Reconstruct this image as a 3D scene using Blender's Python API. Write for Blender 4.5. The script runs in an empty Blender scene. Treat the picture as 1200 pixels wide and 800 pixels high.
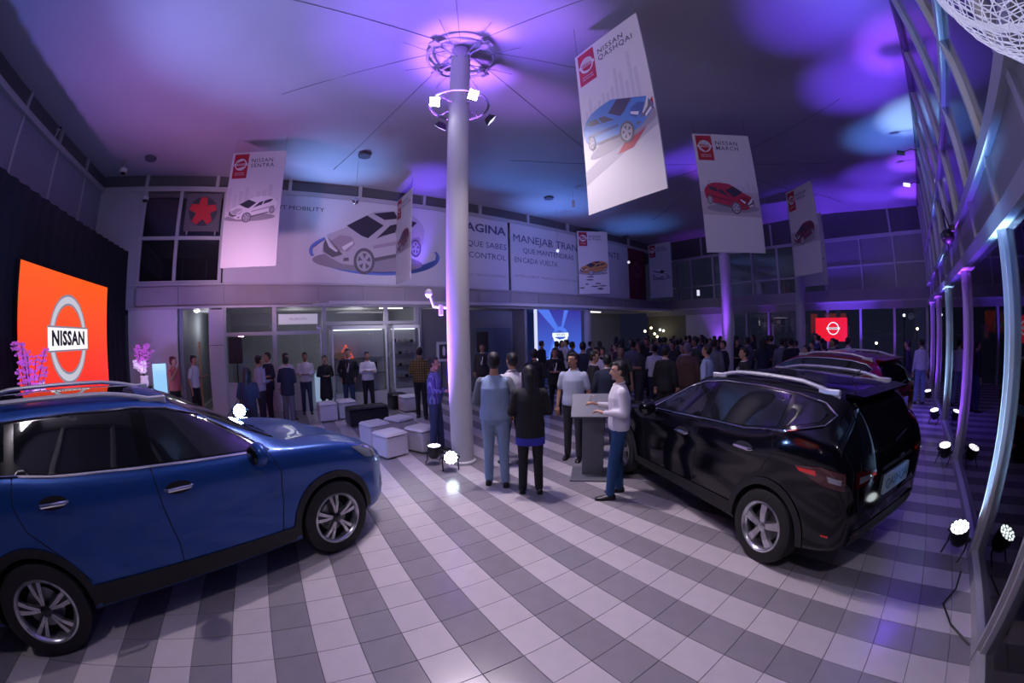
import bpy, bmesh, math, random
import numpy as np
from mathutils import Vector, Matrix
from mathutils.bvhtree import BVHTree
random.seed(7)
C = bpy.context.scene.collection
SC = bpy.context.scene
PI = math.pi

# ------------------------------------------------------------------ camera
def make_camera():
    cd = bpy.data.cameras.new('camera')
    cd.type = 'PANO'
    cd.panorama_type = 'FISHEYE_LENS_POLYNOMIAL'
    cd.sensor_width = 36.0
    cd.sensor_height = 24.0
    cd.sensor_fit = 'HORIZONTAL'
    cd.fisheye_fov = math.radians(200)
    F, a = 456.9 * 0.03, 0.0135
    th = np.linspace(0, 1.58, 200)
    r = F * (th + a * th ** 3)
    A = np.stack([r, r ** 2, r ** 3, r ** 4], 1)
    k = np.linalg.lstsq(A, th, rcond=None)[0]
    cd.fisheye_polynomial_k0 = 0.0
    cd.fisheye_polynomial_k1 = -k[0]
    cd.fisheye_polynomial_k2 = -k[1]
    cd.fisheye_polynomial_k3 = -k[2]
    cd.fisheye_polynomial_k4 = -k[3]
    cam = bpy.data.objects.new('camera', cd)
    C.objects.link(cam)
    pit, rol, ang = -0.0231, -0.0225, -0.9936
    c, s = math.cos(pit), math.sin(pit)
    Rx = np.array([[1, 0, 0], [0, c, s], [0, -s, c]])
    c, s = math.cos(rol), math.sin(rol)
    Ry = np.array([[c, 0, s], [0, 1, 0], [-s, 0, c]])
    RW = Ry @ Rx
    G = np.array([[math.cos(ang), math.sin(ang), 0], [-math.sin(ang), math.cos(ang), 0], [0, 0, 1]])
    M = G @ RW.T
    m = Matrix(((M[0, 0], M[0, 2], -M[0, 1], 0), (M[1, 0], M[1, 2], -M[1, 1], 0), (M[2, 0], M[2, 2], -M[2, 1], CAM_H), (0, 0, 0, 1)))
    cam.matrix_world = m
    cd.clip_start = 0.02
    cd.clip_end = 300
    SC.camera = cam
CAM_H = 2.0154
make_camera()

# ------------------------------------------------------------------ world, exposure
w = bpy.data.worlds.new('night'); SC.world = w; w.use_nodes = True
bg = w.node_tree.nodes['Background']
bg.inputs[0].default_value = (0.012, 0.014, 0.035, 1); bg.inputs[1].default_value = 0.5
SC.view_settings.view_transform = 'Standard'; SC.view_settings.look = 'None'
SC.view_settings.gamma = 1.0; SC.view_settings.use_curve_mapping = False
SC.view_settings.exposure = 0.12

PURPLE = (0.30, 0.06, 1.0); BLUE = (0.10, 0.30, 1.0); ICE = (0.35, 0.60, 1.0)
MAGENTA = (0.75, 0.16, 0.62); NEUTRAL = (1.0, 0.86, 0.95); VIOLET = (0.16, 0.055, 1.0)
PINK = (1.0, 0.35, 0.60)

def spot(name, loc, target, color, watts, angle=40, blend=0.8, size=0.12):
    ld = bpy.data.lights.new(name, 'SPOT'); ld.color = color; ld.energy = watts
    ld.spot_size = math.radians(angle); ld.spot_blend = blend; ld.shadow_soft_size = size
    o = bpy.data.objects.new(name, ld); C.objects.link(o); o.location = loc
    o.rotation_euler = (Vector(target) - Vector(loc)).to_track_quat('-Z', 'Y').to_euler()
    return o
def area(name, loc, target, color, watts, sx, sy):
    ld = bpy.data.lights.new(name, 'AREA'); ld.color = color; ld.energy = watts
    ld.shape = 'RECTANGLE'; ld.size = sx; ld.size_y = sy
    o = bpy.data.objects.new(name, ld); C.objects.link(o); o.location = loc
    o.rotation_euler = (Vector(target) - Vector(loc)).to_track_quat('-Z', 'Y').to_euler()
    return o
def point(name, loc, color, watts, size=0.1):
    ld = bpy.data.lights.new(name, 'POINT'); ld.color = color; ld.energy = watts; ld.shadow_soft_size = size
    o = bpy.data.objects.new(name, ld); C.objects.link(o); o.location = loc
    return o
# the two bright flood lamps on the column ring face the cars
spot('column_flood_light', (-5.10, 2.02, 5.75), (-2.6, -0.3, 0), NEUTRAL, 520, 96, 0.9, 0.08)
spot('column_flood_light', (-4.66, 2.58, 5.75), (-2.9, 3.6, 0), NEUTRAL, 560, 84, 0.9, 0.08)
# unseen fill added behind the camera to brighten banners and people
area('front_fill', (0.4, -1.6, 6.3), (-4.5, 4.6, 2.6), (0.95, 0.84, 1.0), 80, .4, 0.25)
# LED pars on the floor throw colour up the column, the glass posts and the ceiling
spot('par_beam', (-5.60, 2.12, 0.36), (-5.46, 2.38, 3.6), (.34, .12, 1.0), 9000, 22, 0.9)
spot('par_beam', (-5.66, 2.02, 0.36), (-5.48, 2.40, 2.0), (.42, .18, 1.0), 1100, 40, 0.9)
spot('par_beam', (-5.3, 1.9, 0.34), (-4.7, 2.0, 7.0), (.24, .09, 1.0), 2300, 46, 1)
for y, c in ((4.05, ICE), (6.95, PURPLE), (9.85, ICE), (12.75, PURPLE), (15.65, PURPLE)):
    spot('par_beam', (0.93, y, 0.34), (1.01, y, 3.2), c, 2600, 22, 0.9)
for y, c, e, tx in ((4.05, ICE, 300, .4), (5.4, VIOLET, 1500, -.1), (7.9, VIOLET, 1700, .0), (10.6, BLUE, 1300, .3), (13.4, VIOLET, 1300, -.3), (15.6, VIOLET, 1100, -.6)):
    spot('par_beam', (0.70, y - .2, 0.34), (tx, y, 6.6), c, e, 27, 1)
    spot('wall_wash_beam', (0.2, y - .5, 0.34), (1.06, y + .4, 5.0), VIOLET if c != ICE else BLUE, 450, 40, 1)
# pars standing on the storefront ledge light the ceiling in blue and purple pools
for y, c, x, e, an in ((1.1, (.22, .42, 1.0), -10.2, 430, 74), (3.95, VIOLET, -10.3, 420, 46), (8.8, BLUE, -10.2, 330, 84), (6.2, BLUE, -8.6, 220, 70), (13.5, BLUE, -10.5, 160, 80)):
    spot('ledge_par_beam', (-10.9, y, 3.7), (x, y, 6.6), c, e, an, 1)
spot('ledge_par_beam', (-11.15, 4.05, 3.62), (-11.55, 4.15, 5.6), VIOLET, 260, 50, 1)
spot('stage_par_beam', (-5.2, -3.9, 0.5), (-5.0, -0.5, 6.6), (.26, .38, 1.0), 1300, 56, 1)
spot('stage_par_beam', (-7.4, -3.9, 0.5), (-7.0, -1.9, 6.6), (.42, .14, .50), 720, 84, 1)
spot('stage_par_beam', (-3.6, -3.9, 0.5), (-5.2, -4.4, 6.6), (.12, .22, 1.0), 420, 64, 1)
spot('crowd_par_beam', (-5.0, 9.9, 0.4), (-5.5, 9.3, 6.6), VIOLET, 1500, 30, 1)
spot('crowd_par_beam', (-5.1, 10.5, 1.4), (-5.12, 10.75, 4.6), PURPLE, 900, 24, 1)
spot('crowd_par_beam', (-2.4, 16.9, 0.4), (-2.4, 17.0, 6.6), VIOLET, 1300, 76, 1)
spot('crowd_par_beam', (-8.4, 17.1, 0.6), (-8.7, 17.5, 2.2), PURPLE, 240, 60, 1)
for x in (-6.17, -3.37, -.42): spot('crowd_par_beam', (x, 17.2, 0.4), (x, 17.5, 2.4), PURPLE, 260, 26, 1)
# coloured washes on the mural side
spot('mural_wash', (-6.3, -1.2, 2.2), (-11.3, -0.6, 4.6), (1.0, .55, .85), 420, 60, 1)
spot('mural_wash', (-6.0, 2.0, 2.6), (-11.5, 3.6, 4.8), (.80, .62, 1.0), 480, 60, 1)
spot('mural_wash', (-6.0, 7.0, 3.0), (-11.9, 9.5, 4.8), (.36, .34, 1.0), 640, 70, 1)
spot('left_fascia_wash', (-8.2, -3.2, 1.2), (-11.1, -3.0, 3.1), (.38, .24, 1.0), 130, 60, 1)
# the dazzling blue-white lamp on its stand
spot('stage_lamp_beam', (-6.18, -.80, 0.98), (-3.0, -.45, 1.35), (.30, .50, 1.0), 260, 70, 1)
point('stage_lamp_glow', (-6.10, -.78, 1.04), (.16, .32, 1.0), 85, .06)
# rooms under the fascia
for y, e in ((-2.6, 10), (0.3, 9), (2.4, 14), (5.8, 12), (13.2, 10)):
    point('room_light', (-13.4, y, 2.5), (.95, .95, 1.0), e, .3)
area('soffit_light', (-10.4, 2.9, 2.8), (-10.4, 2.9, 0), (.9, .85, 1.0), 16, 1.0, 2.0)
area('hall_fill', (-5, 5, 6.3), (-5, 5, 0), (0.50, 0.45, 1.0), 40, 8, 12)  # soft overhead fill added for the whole hall, not a room lamp
spot('floor_violet_fill', (.85, 7.0, 3.3), (-.2, 5.2, 0), VIOLET, 420, 90, 1)  # two added spots tint the floor violet in place of par spill
spot('floor_violet_fill', (.85, 10.0, 3.3), (-.4, 10.5, 0), VIOLET, 320, 90, 1)



# ------------------------------------------------------------------ materials
def lin(c):
    return tuple((x / 12.92 if x <= 0.04045 else ((x + 0.055) / 1.055) ** 2.4) for x in c)
def hexc(h):
    return lin(tuple(int(h[i:i + 2], 16) / 255 for i in (0, 2, 4)))
_m = {}
def mat(name, color=(0.5, 0.5, 0.5), rough=0.5, metal=0.0, coat=0.0, emit=None, estr=0.0, var=0.0, scale=8.0,
        bump=0.0, bscale=60.0, spec=0.5, alpha=1.0, objvar=0.0, ior=1.5):
    if name in _m:
        return _m[name]
    m = bpy.data.materials.new(name); m.use_nodes = True
    nt = m.node_tree; b = nt.nodes['Principled BSDF']
    b.inputs['Roughness'].default_value = rough; b.inputs['Metallic'].default_value = metal
    b.inputs['Coat Weight'].default_value = coat; b.inputs['Coat Roughness'].default_value = 0.04
    b.inputs['Specular IOR Level'].default_value = spec
    b.inputs['IOR'].default_value = ior
    b.inputs['Alpha'].default_value = alpha
    col = nt.nodes.new('ShaderNodeRGB'); col.outputs[0].default_value = (*color, 1)
    out = col.outputs[0]
    tc = nt.nodes.new('ShaderNodeTexCoord')
    if var > 0:
        n = nt.nodes.new('ShaderNodeTexNoise'); n.inputs['Scale'].default_value = scale; n.inputs['Detail'].default_value = 3
        nt.links.new(tc.outputs['Object'], n.inputs['Vector'])
        mr = nt.nodes.new('ShaderNodeMapRange'); mr.inputs[3].default_value = 1 - var; mr.inputs[4].default_value = 1 + var
        mr.inputs[1].default_value = 0.3; mr.inputs[2].default_value = 0.7
        nt.links.new(n.outputs['Fac'], mr.inputs[0])
        mx = nt.nodes.new('ShaderNodeVectorMath'); mx.operation = 'SCALE'
        nt.links.new(out, mx.inputs[0]); nt.links.new(mr.outputs[0], mx.inputs['Scale']); out = mx.outputs[0]
    if objvar > 0:
        oi = nt.nodes.new('ShaderNodeObjectInfo')
        mr = nt.nodes.new('ShaderNodeMapRange'); mr.inputs[3].default_value = 1 - objvar; mr.inputs[4].default_value = 1 + objvar
        nt.links.new(oi.outputs['Random'], mr.inputs[0])
        mx = nt.nodes.new('ShaderNodeVectorMath'); mx.operation = 'SCALE'
        nt.links.new(out, mx.inputs[0]); nt.links.new(mr.outputs[0], mx.inputs['Scale']); out = mx.outputs[0]
    nt.links.new(out, b.inputs['Base Color'])
    if bump > 0:
        n = nt.nodes.new('ShaderNodeTexNoise'); n.inputs['Scale'].default_value = bscale; n.inputs['Detail'].default_value = 2
        nt.links.new(tc.outputs['Object'], n.inputs['Vector'])
        bp = nt.nodes.new('ShaderNodeBump'); bp.inputs['Strength'].default_value = bump; bp.inputs['Distance'].default_value = 0.01
        nt.links.new(n.outputs['Fac'], bp.inputs['Height']); nt.links.new(bp.outputs[0], b.inputs['Normal'])
    if emit is not None:
        b.inputs['Emission Color'].default_value = (*emit, 1); b.inputs['Emission Strength'].default_value = estr
    _m[name] = m
    return m
def glass_mat(name, tint=(1, 1, 1), ior=1.5, dark=0.0, rough=0.0):
    """a thin pane: Fresnel mirror over what lies behind"""
    if name in _m: return _m[name]
    m = bpy.data.materials.new(name); m.use_nodes = True; nt = m.node_tree
    nt.nodes.remove(nt.nodes['Principled BSDF']); out = nt.nodes['Material Output']
    t = nt.nodes.new('ShaderNodeBsdfTransparent'); t.inputs[0].default_value = (*tint, 1)
    g = nt.nodes.new('ShaderNodeBsdfGlossy'); g.inputs['Roughness'].default_value = rough
    f = nt.nodes.new('ShaderNodeFresnel'); f.inputs[0].default_value = ior
    mx = nt.nodes.new('ShaderNodeMixShader')
    nt.links.new(f.outputs[0], mx.inputs[0]); nt.links.new(t.outputs[0], mx.inputs[1]); nt.links.new(g.outputs[0], mx.inputs[2])
    nt.links.new(mx.outputs[0], out.inputs[0])
    _m[name] = m
    return m

# ------------------------------------------------------------------ mesh building
class MB:
    def __init__(s): s.v = []; s.f = []; s.mi = []; s.cur = 0
    def add(s, vs, fs):
        o = len(s.v); s.v += [tuple(v) for v in vs]; s.f += [tuple(i + o for i in f) for f in fs]; s.mi += [s.cur] * len(fs)
        return s
    def box(s, c, d, rz=0, rx=0, ry=0, bevel=0):
        R = Matrix.Rotation(rz, 3, 'Z') @ Matrix.Rotation(ry, 3, 'Y') @ Matrix.Rotation(rx, 3, 'X')
        c = Vector(c)
        if bevel > 0:
            hx, hy, hz = d[0] / 2, d[1] / 2, d[2] / 2; b = min(bevel, hx * .9, hy * .9, hz * .9)
            rings = []
            def ring(z, ins):
                x, y = hx - ins, hy - ins; q = b - ins * 0 if ins == 0 else b * .6
                pts = [(x - q, -y), (x, -y + q), (x, y - q), (x - q, y), (-x + q, y), (-x, y - q), (-x, -y + q), (-x + q, -y)]
                return [c + R @ Vector((p[0], p[1], z)) for p in pts]
            rings = [ring(-hz, b), ring(-hz + b, 0), ring(hz - b, 0), ring(hz, b)]
            return s.loft(rings, True)
        vs = [c + R @ Vector((x * d[0] / 2, y * d[1] / 2, z * d[2] / 2)) for z in (-1, 1) for y in (-1, 1) for x in (-1, 1)]
        return s.add(vs, [(0, 2, 3, 1), (4, 5, 7, 6), (0, 1, 5, 4), (2, 6, 7, 3), (0, 4, 6, 2), (1, 3, 7, 5)])
    def b2(s, x0, x1, y0, y1, z0, z1):
        return s.box(((x0 + x1) / 2, (y0 + y1) / 2, (z0 + z1) / 2), (abs(x1 - x0), abs(y1 - y0), abs(z1 - z0)))
    def loft(s, rings, caps=True, closed=True):
        n = len(rings[0]); vs = [p for r in rings for p in r]; fs = []
        for i in range(len(rings) - 1):
            for j in range(n if closed else n - 1):
                k = (j + 1) % n
                fs.append((i * n + j, i * n + k, (i + 1) * n + k, (i + 1) * n + j))
        if caps:
            fs.append(tuple(range(n - 1, -1, -1))); fs.append(tuple((len(rings) - 1) * n + j for j in range(n)))
        return s.add(vs, fs)
    def cyl(s, p0, p1, r0, r1=None, n=16, caps=True):
        r1 = r0 if r1 is None else r1
        p0, p1 = Vector(p0), Vector(p1); d = (p1 - p0).normalized()
        a = d.orthogonal().normalized(); b = d.cross(a)
        rg = lambda p, r: [p + (a * math.cos(2 * PI * k / n) + b * math.sin(2 * PI * k / n)) * r for k in range(n)]
        return s.loft([rg(p0, r0), rg(p1, r1)], caps)
    def tube(s, pts, r, n=8, caps=True, closed=False):
        pts = [Vector(p) for p in pts]; N = len(pts); rings = []
        rr = r if isinstance(r, (list, tuple)) else [r] * N
        t0 = (pts[1] - pts[0]).normalized(); a = t0.orthogonal().normalized()
        for i in range(N):
            if closed: t = (pts[(i + 1) % N] - pts[i - 1]).normalized()
            else: t = (pts[min(i + 1, N - 1)] - pts[max(i - 1, 0)]).normalized()
            a = (a - t * a.dot(t)).normalized(); b = t.cross(a)
            rings.append([pts[i] + (a * math.cos(2 * PI * k / n) + b * math.sin(2 * PI * k / n)) * rr[i] for k in range(n)])
        if closed: rings.append(rings[0])
        return s.loft(rings, caps and not closed)
    def lathe(s, prof, n=32, axis='Z', c=(0, 0, 0), caps=True):
        """prof: list of (radius, height)"""
        c = Vector(c); rings = []
        for r, h in prof:
            ring = []
            for k in range(n):
                t = 2 * PI * k / n; x, y = math.cos(t) * r, math.sin(t) * r
                ring.append(c + (Vector((x, y, h)) if axis == 'Z' else Vector((x, h, -y)) if axis == 'Y' else Vector((h, x, y))))
            rings.append(ring)
        return s.loft(rings, caps)
    def sphere(s, c, r, nu=12, nv=8, R=None):
        if not isinstance(r, (list, tuple)): r = (r, r, r)
        c = Vector(c); vs = []; R = R or Matrix.Identity(3)
        for i in range(1, nv):
            p = PI * i / nv
            for j in range(nu):
                t = 2 * PI * j / nu
                vs.append(c + R @ Vector((r[0] * math.sin(p) * math.cos(t), r[1] * math.sin(p) * math.sin(t), r[2] * math.cos(p))))
        vs.append(c + R @ Vector((0, 0, r[2]))); vs.append(c - R @ Vector((0, 0, r[2]))); fs = []
        for i in range(nv - 2):
            for j in range(nu):
                k = (j + 1) % nu; fs.append((i * nu + j, (i + 1) * nu + j, (i + 1) * nu + k, i * nu + k))
        T, B = len(vs) - 2, len(vs) - 1
        for j in range(nu):
            k = (j + 1) % nu; fs.append((T, j, k)); fs.append((B, (nv - 2) * nu + k, (nv - 2) * nu + j))
        return s.add(vs, fs)
    def capsule(s, p0, p1, r0, r1, n=10):
        p0, p1 = Vector(p0), Vector(p1); d = (p1 - p0)
        if d.length < 1e-6: return s.sphere(p0, r0)
        d.normalize(); a = d.orthogonal().normalized(); b = d.cross(a)
        rg = lambda p, r: [p + (a * math.cos(2 * PI * k / n) + b * math.sin(2 * PI * k / n)) * r for k in range(n)]
        rings = [rg(p0 + d * r0 * x, r0 * y) for x, y in ((-.97, .25), (-.7, .72), (0, 1))] + [rg(p1 + d * r1 * x, r1 * y) for x, y in ((0, 1), (.7, .72), (.97, .25))]
        return s.loft(rings, True)
    def prism(s, poly, o, ux, uy, depth):
        """a polygon in the plane (o, ux, uy) given a thickness along ux x uy"""
        o, ux, uy = Vector(o), Vector(ux), Vector(uy); n = ux.cross(uy).normalized()
        a = [o + ux * p[0] + uy * p[1] for p in poly]; b = [p + n * depth for p in a]
        return s.loft([a, b], True)
    def build(s, name, m, parent=None, smooth=False, loc=None, rz=0, sharp=40, **tags):
        me = bpy.data.meshes.new(name); me.from_pydata(s.v, [], s.f)
        ms = m if isinstance(m, (list, tuple)) else [m]
        for x in ms: me.materials.append(x)
        if len(ms) > 1: me.polygons.foreach_set('material_index', s.mi)
        me.validate(); 
        bm = bmesh.new(); bm.from_mesh(me); bmesh.ops.recalc_face_normals(bm, faces=bm.faces); bm.to_mesh(me); bm.free()
        if smooth:
            me.polygons.foreach_set('use_smooth', [True] * len(me.polygons))
            if sharp < 180: me.set_sharp_from_angle(angle=math.radians(sharp))
        me.update()
        return link(name, me, parent, loc, rz, **tags)
def link(name, me, parent=None, loc=None, rz=0, **tags):
    o = bpy.data.objects.new(name, me); C.objects.link(o)
    if parent is not None: o.parent = parent
    if loc is not None: o.location = loc
    if rz: o.rotation_euler.z = rz
    for k, v in tags.items(): o[k] = v
    return o
def thing(name, label, cat, loc=(0, 0, 0), rz=0, group=None):
    o = bpy.data.objects.new(name, None); C.objects.link(o); o.empty_display_size = 0.1
    o.location = loc; o.rotation_euler.z = rz; o['label'] = label; o['category'] = cat
    if group: o['group'] = group
    return o
def copy_tree(o, parent=None, mats=None):
    c = o.copy(); C.objects.link(c)
    if parent is not None:
        c.parent = parent
    for ch in list(o.children): copy_tree(ch, c)
    return c
def text(name, body, size, m, parent, loc, ux, uy, align='LEFT', extrude=0.001, bold=0.0, sx=1.0):
    cu = bpy.data.curves.new(name, 'FONT'); cu.body = body; cu.size = size; cu.extrude = extrude
    cu.align_x = align; cu.align_y = 'CENTER'; cu.offset = bold; cu.resolution_u = 2; cu.space_character = sx
    cu.materials.append(m)
    tmp = bpy.data.objects.new(name, cu); C.objects.link(tmp)
    dg = bpy.context.evaluated_depsgraph_get()
    me = bpy.data.meshes.new_from_object(tmp.evaluated_get(dg)); me.name = name
    bpy.data.objects.remove(tmp); bpy.data.curves.remove(cu)
    if not me.materials: me.materials.append(m)
    o = bpy.data.objects.new(name, me); C.objects.link(o)
    ux, uy = Vector(ux).normalized(), Vector(uy).normalized(); n = ux.cross(uy)
    mm = Matrix((ux, uy, n)).transposed().to_4x4(); mm.translation = Vector(loc)
    if parent is not None: o.parent = parent
    o.matrix_local = mm
    return o

# ------------------------------------------------------------------ the room
TILE = 0.30
GX, LY, FY = 1.06, -5.87, 17.6          # glass side, stage side, far side
CEIL = 6.6
GO = (-0.9513, 2.8478)
m_ceil = mat('ceiling_membrane', (0.46, 0.45, 0.51), 0.75, var=0.05, scale=0.6, bump=0.35, bscale=1.6)
m_light_tile = mat('light_tile', (0.50, 0.455, 0.48), 0.22, var=0.04, scale=5, objvar=0.05, bump=0.02, bscale=8, spec=0.45)
m_dark_tile = mat('dark_tile', (0.245, 0.225, 0.25), 0.22, var=0.05, scale=5, objvar=0.07, bump=0.02, bscale=8, spec=0.45)
m_grout = mat('grout', (0.10, 0.095, 0.10), 0.85)
m_panel = mat('grey_panel', (0.42, 0.42, 0.45), 0.6, var=0.04, scale=2)
m_frame = mat('aluminium_frame', (0.48, 0.48, 0.51), 0.45, metal=0.25)
m_dframe = mat('dark_frame', (0.12, 0.12, 0.14), 0.5, metal=0.2)
m_white = mat('white_paint', (0.62, 0.62, 0.64), 0.6)
m_fascia = mat('fascia_paint', (0.36, 0.34, 0.36), 0.6, var=0.04, scale=2)
m_black = mat('black_cloth', (0.006, 0.006, 0.010), 0.95, bump=0.3, bscale=6)
m_blackp = mat('black_plastic', (0.012, 0.012, 0.014), 0.45)
m_gl = glass_mat('window_glass', ior=1.55)
m_gl2 = glass_mat('wall_glass', tint=(0.7, 0.72, 0.8), ior=1.5)
m_ground = mat('asphalt', (0.04, 0.04, 0.045), 0.9, var=0.2, scale=3, bump=0.3)
m_steel = mat('brushed_steel', (0.55, 0.55, 0.58), 0.3, metal=0.9)

# floor: bed plus tiles
fl = MB().b2(-15.5, GX + 0.1, LY, FY + 0.1, -0.2, -0.012).build('floor', m_grout, kind='structure')
tile_mesh = {}
for nm, mt in (('l', m_light_tile), ('d', m_dark_tile)):
    g = TILE / 2 - 0.002
    mb = MB().box((0, 0, -0.006), (2 * g, 2 * g, 0.012), bevel=0.0015)
    me = bpy.data.meshes.new('floor_tile'); me.from_pydata(mb.v, [], mb.f); me.materials.append(mt); me.update()
    tile_mesh[nm] = (me, mb)
def in_view(x, y):
    d = math.hypot(x, y)
    az = math.degrees(math.atan2(x, y))        # camera looks towards azimuth -56.9
    dd = (az + 56.9 + 180) % 360 - 180
    return abs(dd) < 84 and d > 1.35
cells = []
i0 = int((-15.4 - GO[0]) / TILE); i1 = int((GX - GO[0]) / TILE) + 1
j0 = int((LY - GO[1]) / TILE); j1 = int((FY - GO[1]) / TILE)
for i in range(i0, i1):
    for j in range(j0, j1):
        x, y = GO[0] + (i + .5) * TILE, GO[1] + (j + .5) * TILE
        x1 = x + TILE / 2
        if x > GX: continue
        cells.append((math.hypot(x, y), x, y, 'd' if (-j - 1) % 2 == 0 else 'l', in_view(x, y)))
near = sorted([c for c in cells if c[4]])[:300]; ns = set(near)
for c in near:
    link('floor_tile', tile_mesh[c[3]][0], fl, (c[1], c[2], 0))
far = MB()
for c in cells:
    if c in ns: continue
    far.cur = 0 if c[3] == 'l' else 1
    mb = tile_mesh[c[3]][1]
    g = TILE / 2 - 0.002
    far.box((c[1], c[2], -0.006), (2 * g, 2 * g, 0.012))
far.build('floor_tile', [m_light_tile, m_dark_tile], fl, kind='stuff')

# ceiling: stretched membrane, drawn up over each column
COLS = [(-5.37, 2.53, 0.175, 7.2), (-5.13, 10.85, 0.175, 7.0), (-4.1, 15.6, 0.175, 6.9)]
def ceil_z(x, y):
    z = CEIL
    for cx, cy, r, h in COLS:
        d = math.hypot(x - cx, y - cy)
        z = max(z, CEIL + (h + 0.08 - CEIL) * max(0, 1 - d / 4.8) ** 1.7)
    return z
nx, ny = 240, 200
vs, fs = [], []
X0, X1, Y0, Y1 = -13.2, GX + 0.1, LY - 0.1, FY + 0.1
for a in range(nx + 1):
    for b in range(ny + 1):
        x, y = X0 + (X1 - X0) * a / nx, Y0 + (Y1 - Y0) * b / ny
        z = ceil_z(x, y) + 0.012 * math.sin(y * 2.1) * math.sin(x * 1.3 + y * .4) + .005 * math.sin(x * 11 + 2 * math.sin(y * .9)) * max(0, math.sin(y * .8 + 1))
        vs.append((x, y, z))
for a in range(nx):
    for b in range(ny):
        k = a * (ny + 1) + b; fs.append((k, k + ny + 1, k + ny + 2, k + 1))
me = bpy.data.meshes.new('ceiling'); me.from_pydata(vs, [], fs); me.materials.append(m_ceil)
me.polygons.foreach_set('use_smooth', [True] * len(fs))
ceiling = link('ceiling', me, kind='structure')
m_seam = mat('seam_strip', (0.20, 0.20, 0.23), 0.8)
for ci, (cx, cy, r, h) in enumerate(COLS[:2]):
    for k in range(8):
        t = 2 * PI * (k + .35) / 8; L = (5.0, 3.2, 6.0, 2.4)[(k + ci) % 4]
        pts = []
        for q in range(24):
            d = 0.25 + L * q / 23; x, y = cx + math.cos(t) * d, cy + math.sin(t) * d
            if x > GX - .02 or y < LY or x < -12 or y > FY: break
            pts.append((x, y, ceil_z(x, y) - 0.012))
        if len(pts) > 2: MB().tube(pts, 0.006, 5).build('ceiling_seam', m_seam, ceiling)
m_disc = mat('ceiling_disc_paint', (0.10, 0.10, 0.14), 0.7)
for x, y in ((-9.28, 1.74), (-9.95, 8.1), (-12.1, 14.6), (-9.97, -4.0)):
    MB().cyl((x, y, CEIL - 0.01), (x, y, CEIL - 0.06), 0.17, 0.16, 20).build('ceiling_disc', m_disc, ceiling, smooth=True)

# mural side: a plane that drifts away along +Y
def bx(Y, off=0.0): return -11.4 - 0.065 * (Y - 0.5) + off
def bq(mb, Ya, Yb, z0, z1, off=0.0, th=0.08):
    vs = [(bx(Y, o), Y, z) for o in (off - th, off) for Y in (Ya, Yb) for z in (z0, z1)]
    return mb.add(vs, [(0, 1, 3, 2), (4, 6, 7, 5), (0, 4, 5, 1), (2, 3, 7, 6), (0, 2, 6, 4), (1, 5, 7, 3)])
UXB = Vector((-0.065, 1, 0)).normalized(); UZ = Vector((0, 0, 1))

wb = bq(MB(), LY, FY + 0.3, 5.95, CEIL + 0.15, -0.10, 0.1).build('wall_back', m_dframe, kind='structure')
bq(MB(), -1.85, 16.5, 3.52, 6.0, -0.12, 0.2).build('wall_panel', m_panel, wb)
bq(MB(), LY, -4.38, 2.9, 6.1, 0.0, 0.1).build('wall_panel', m_panel, wb)
bq(MB(), LY, FY, 6.10, 6.24, 0.02, 0.12).build('rail', m_frame, wb)
Y = -4.4
while Y < 16:
    bq(MB(), Y - .05, Y + .05, 6.24, 6.62, 0.0, 0.1).build('post', m_frame, wb); Y += 1.45 * 1.5
# fascia between the floors: panel by panel with recessed joints
fb = bq(MB(), -4.6, FY, 2.93, 3.50, -0.03, 0.25).build('trim_1', m_fascia, kind='structure')
Y = -4.45
while Y < 17.4:
    bq(MB(), Y + 0.012, Y + 1.35 - 0.012, 2.99, 3.46, 0.0, 0.028).build('fascia_panel', m_fascia, fb); Y += 1.35
bq(MB(), -4.6, FY, 2.88, 2.94, 0.06, 0.3).build('lower_ledge', m_frame, fb)
bq(MB(), -4.6, FY, 3.50, 3.545, 0.06, 0.3).build('upper_ledge', m_frame, fb)
# upper window grid left of the mural
wn = thing('window_1', '', '', (0, 0, 0)); del wn['label']; del wn['category']; wn['kind'] = 'structure'
bq(MB(), -4.42, -1.85, 3.54, 6.1, -0.35, 0.05).build('dark_backing', mat('night_room', (0.01, 0.01, 0.014), 0.9), wn)
for Y in (-4.36, -3.25, -1.92): bq(MB(), Y - .05, Y + .05, 3.54, 6.12, 0.0, 0.08).build('frame', m_frame, wn)
for z in (3.58, 4.78): bq(MB(), -4.38, -1.9, z - .045, z + .045, 0.01, 0.08).build('frame', m_frame, wn)
for Ya, Yb in ((-4.31, -3.30), (-3.20, -1.97)):
    for z0, z1 in ((3.62, 4.74), (4.82, 6.10)):
        bq(MB(), Ya, Yb, z0, z1, -0.04, 0.008).build('pane', m_gl, wn)

# stage side wall: grey panels above, dark clerestory, rail
wl = MB().b2(-13.3, GX, LY - 0.15, LY - 0.02, 0, CEIL + 0.1).build('wall_left', m_dframe, kind='structure')
m_lp = mat('cool_panel', (0.24, 0.25, 0.31), 0.65, var=0.04, scale=2)
X = -11.42
while X < GX:
    MB().b2(X + 0.01, X + 1.63, LY - 0.02, LY + 0.02, 0, 6.12).build('wall_panel', m_lp, wl)
    MB().b2(X + 1.60, X + 1.68, LY - 0.02, LY + 0.05, 0, 6.12).build('panel_strip', m_frame, wl)
    MB().b2(X + 1.60, X + 1.68, LY - 0.02, LY + 0.05, 6.2, 6.7).build('post', m_frame, wl)
    X += 1.65
MB().b2(-11.4, GX, LY - 0.02, LY + 0.12, 6.10, 6.22).build('rail', m_frame, wl)

# back of the hall behind the camera
MB().b2(-13, GX + .2, LY - .4, LY - .2, 0, 7).build('wall_rear', m_panel, kind='structure')

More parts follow.
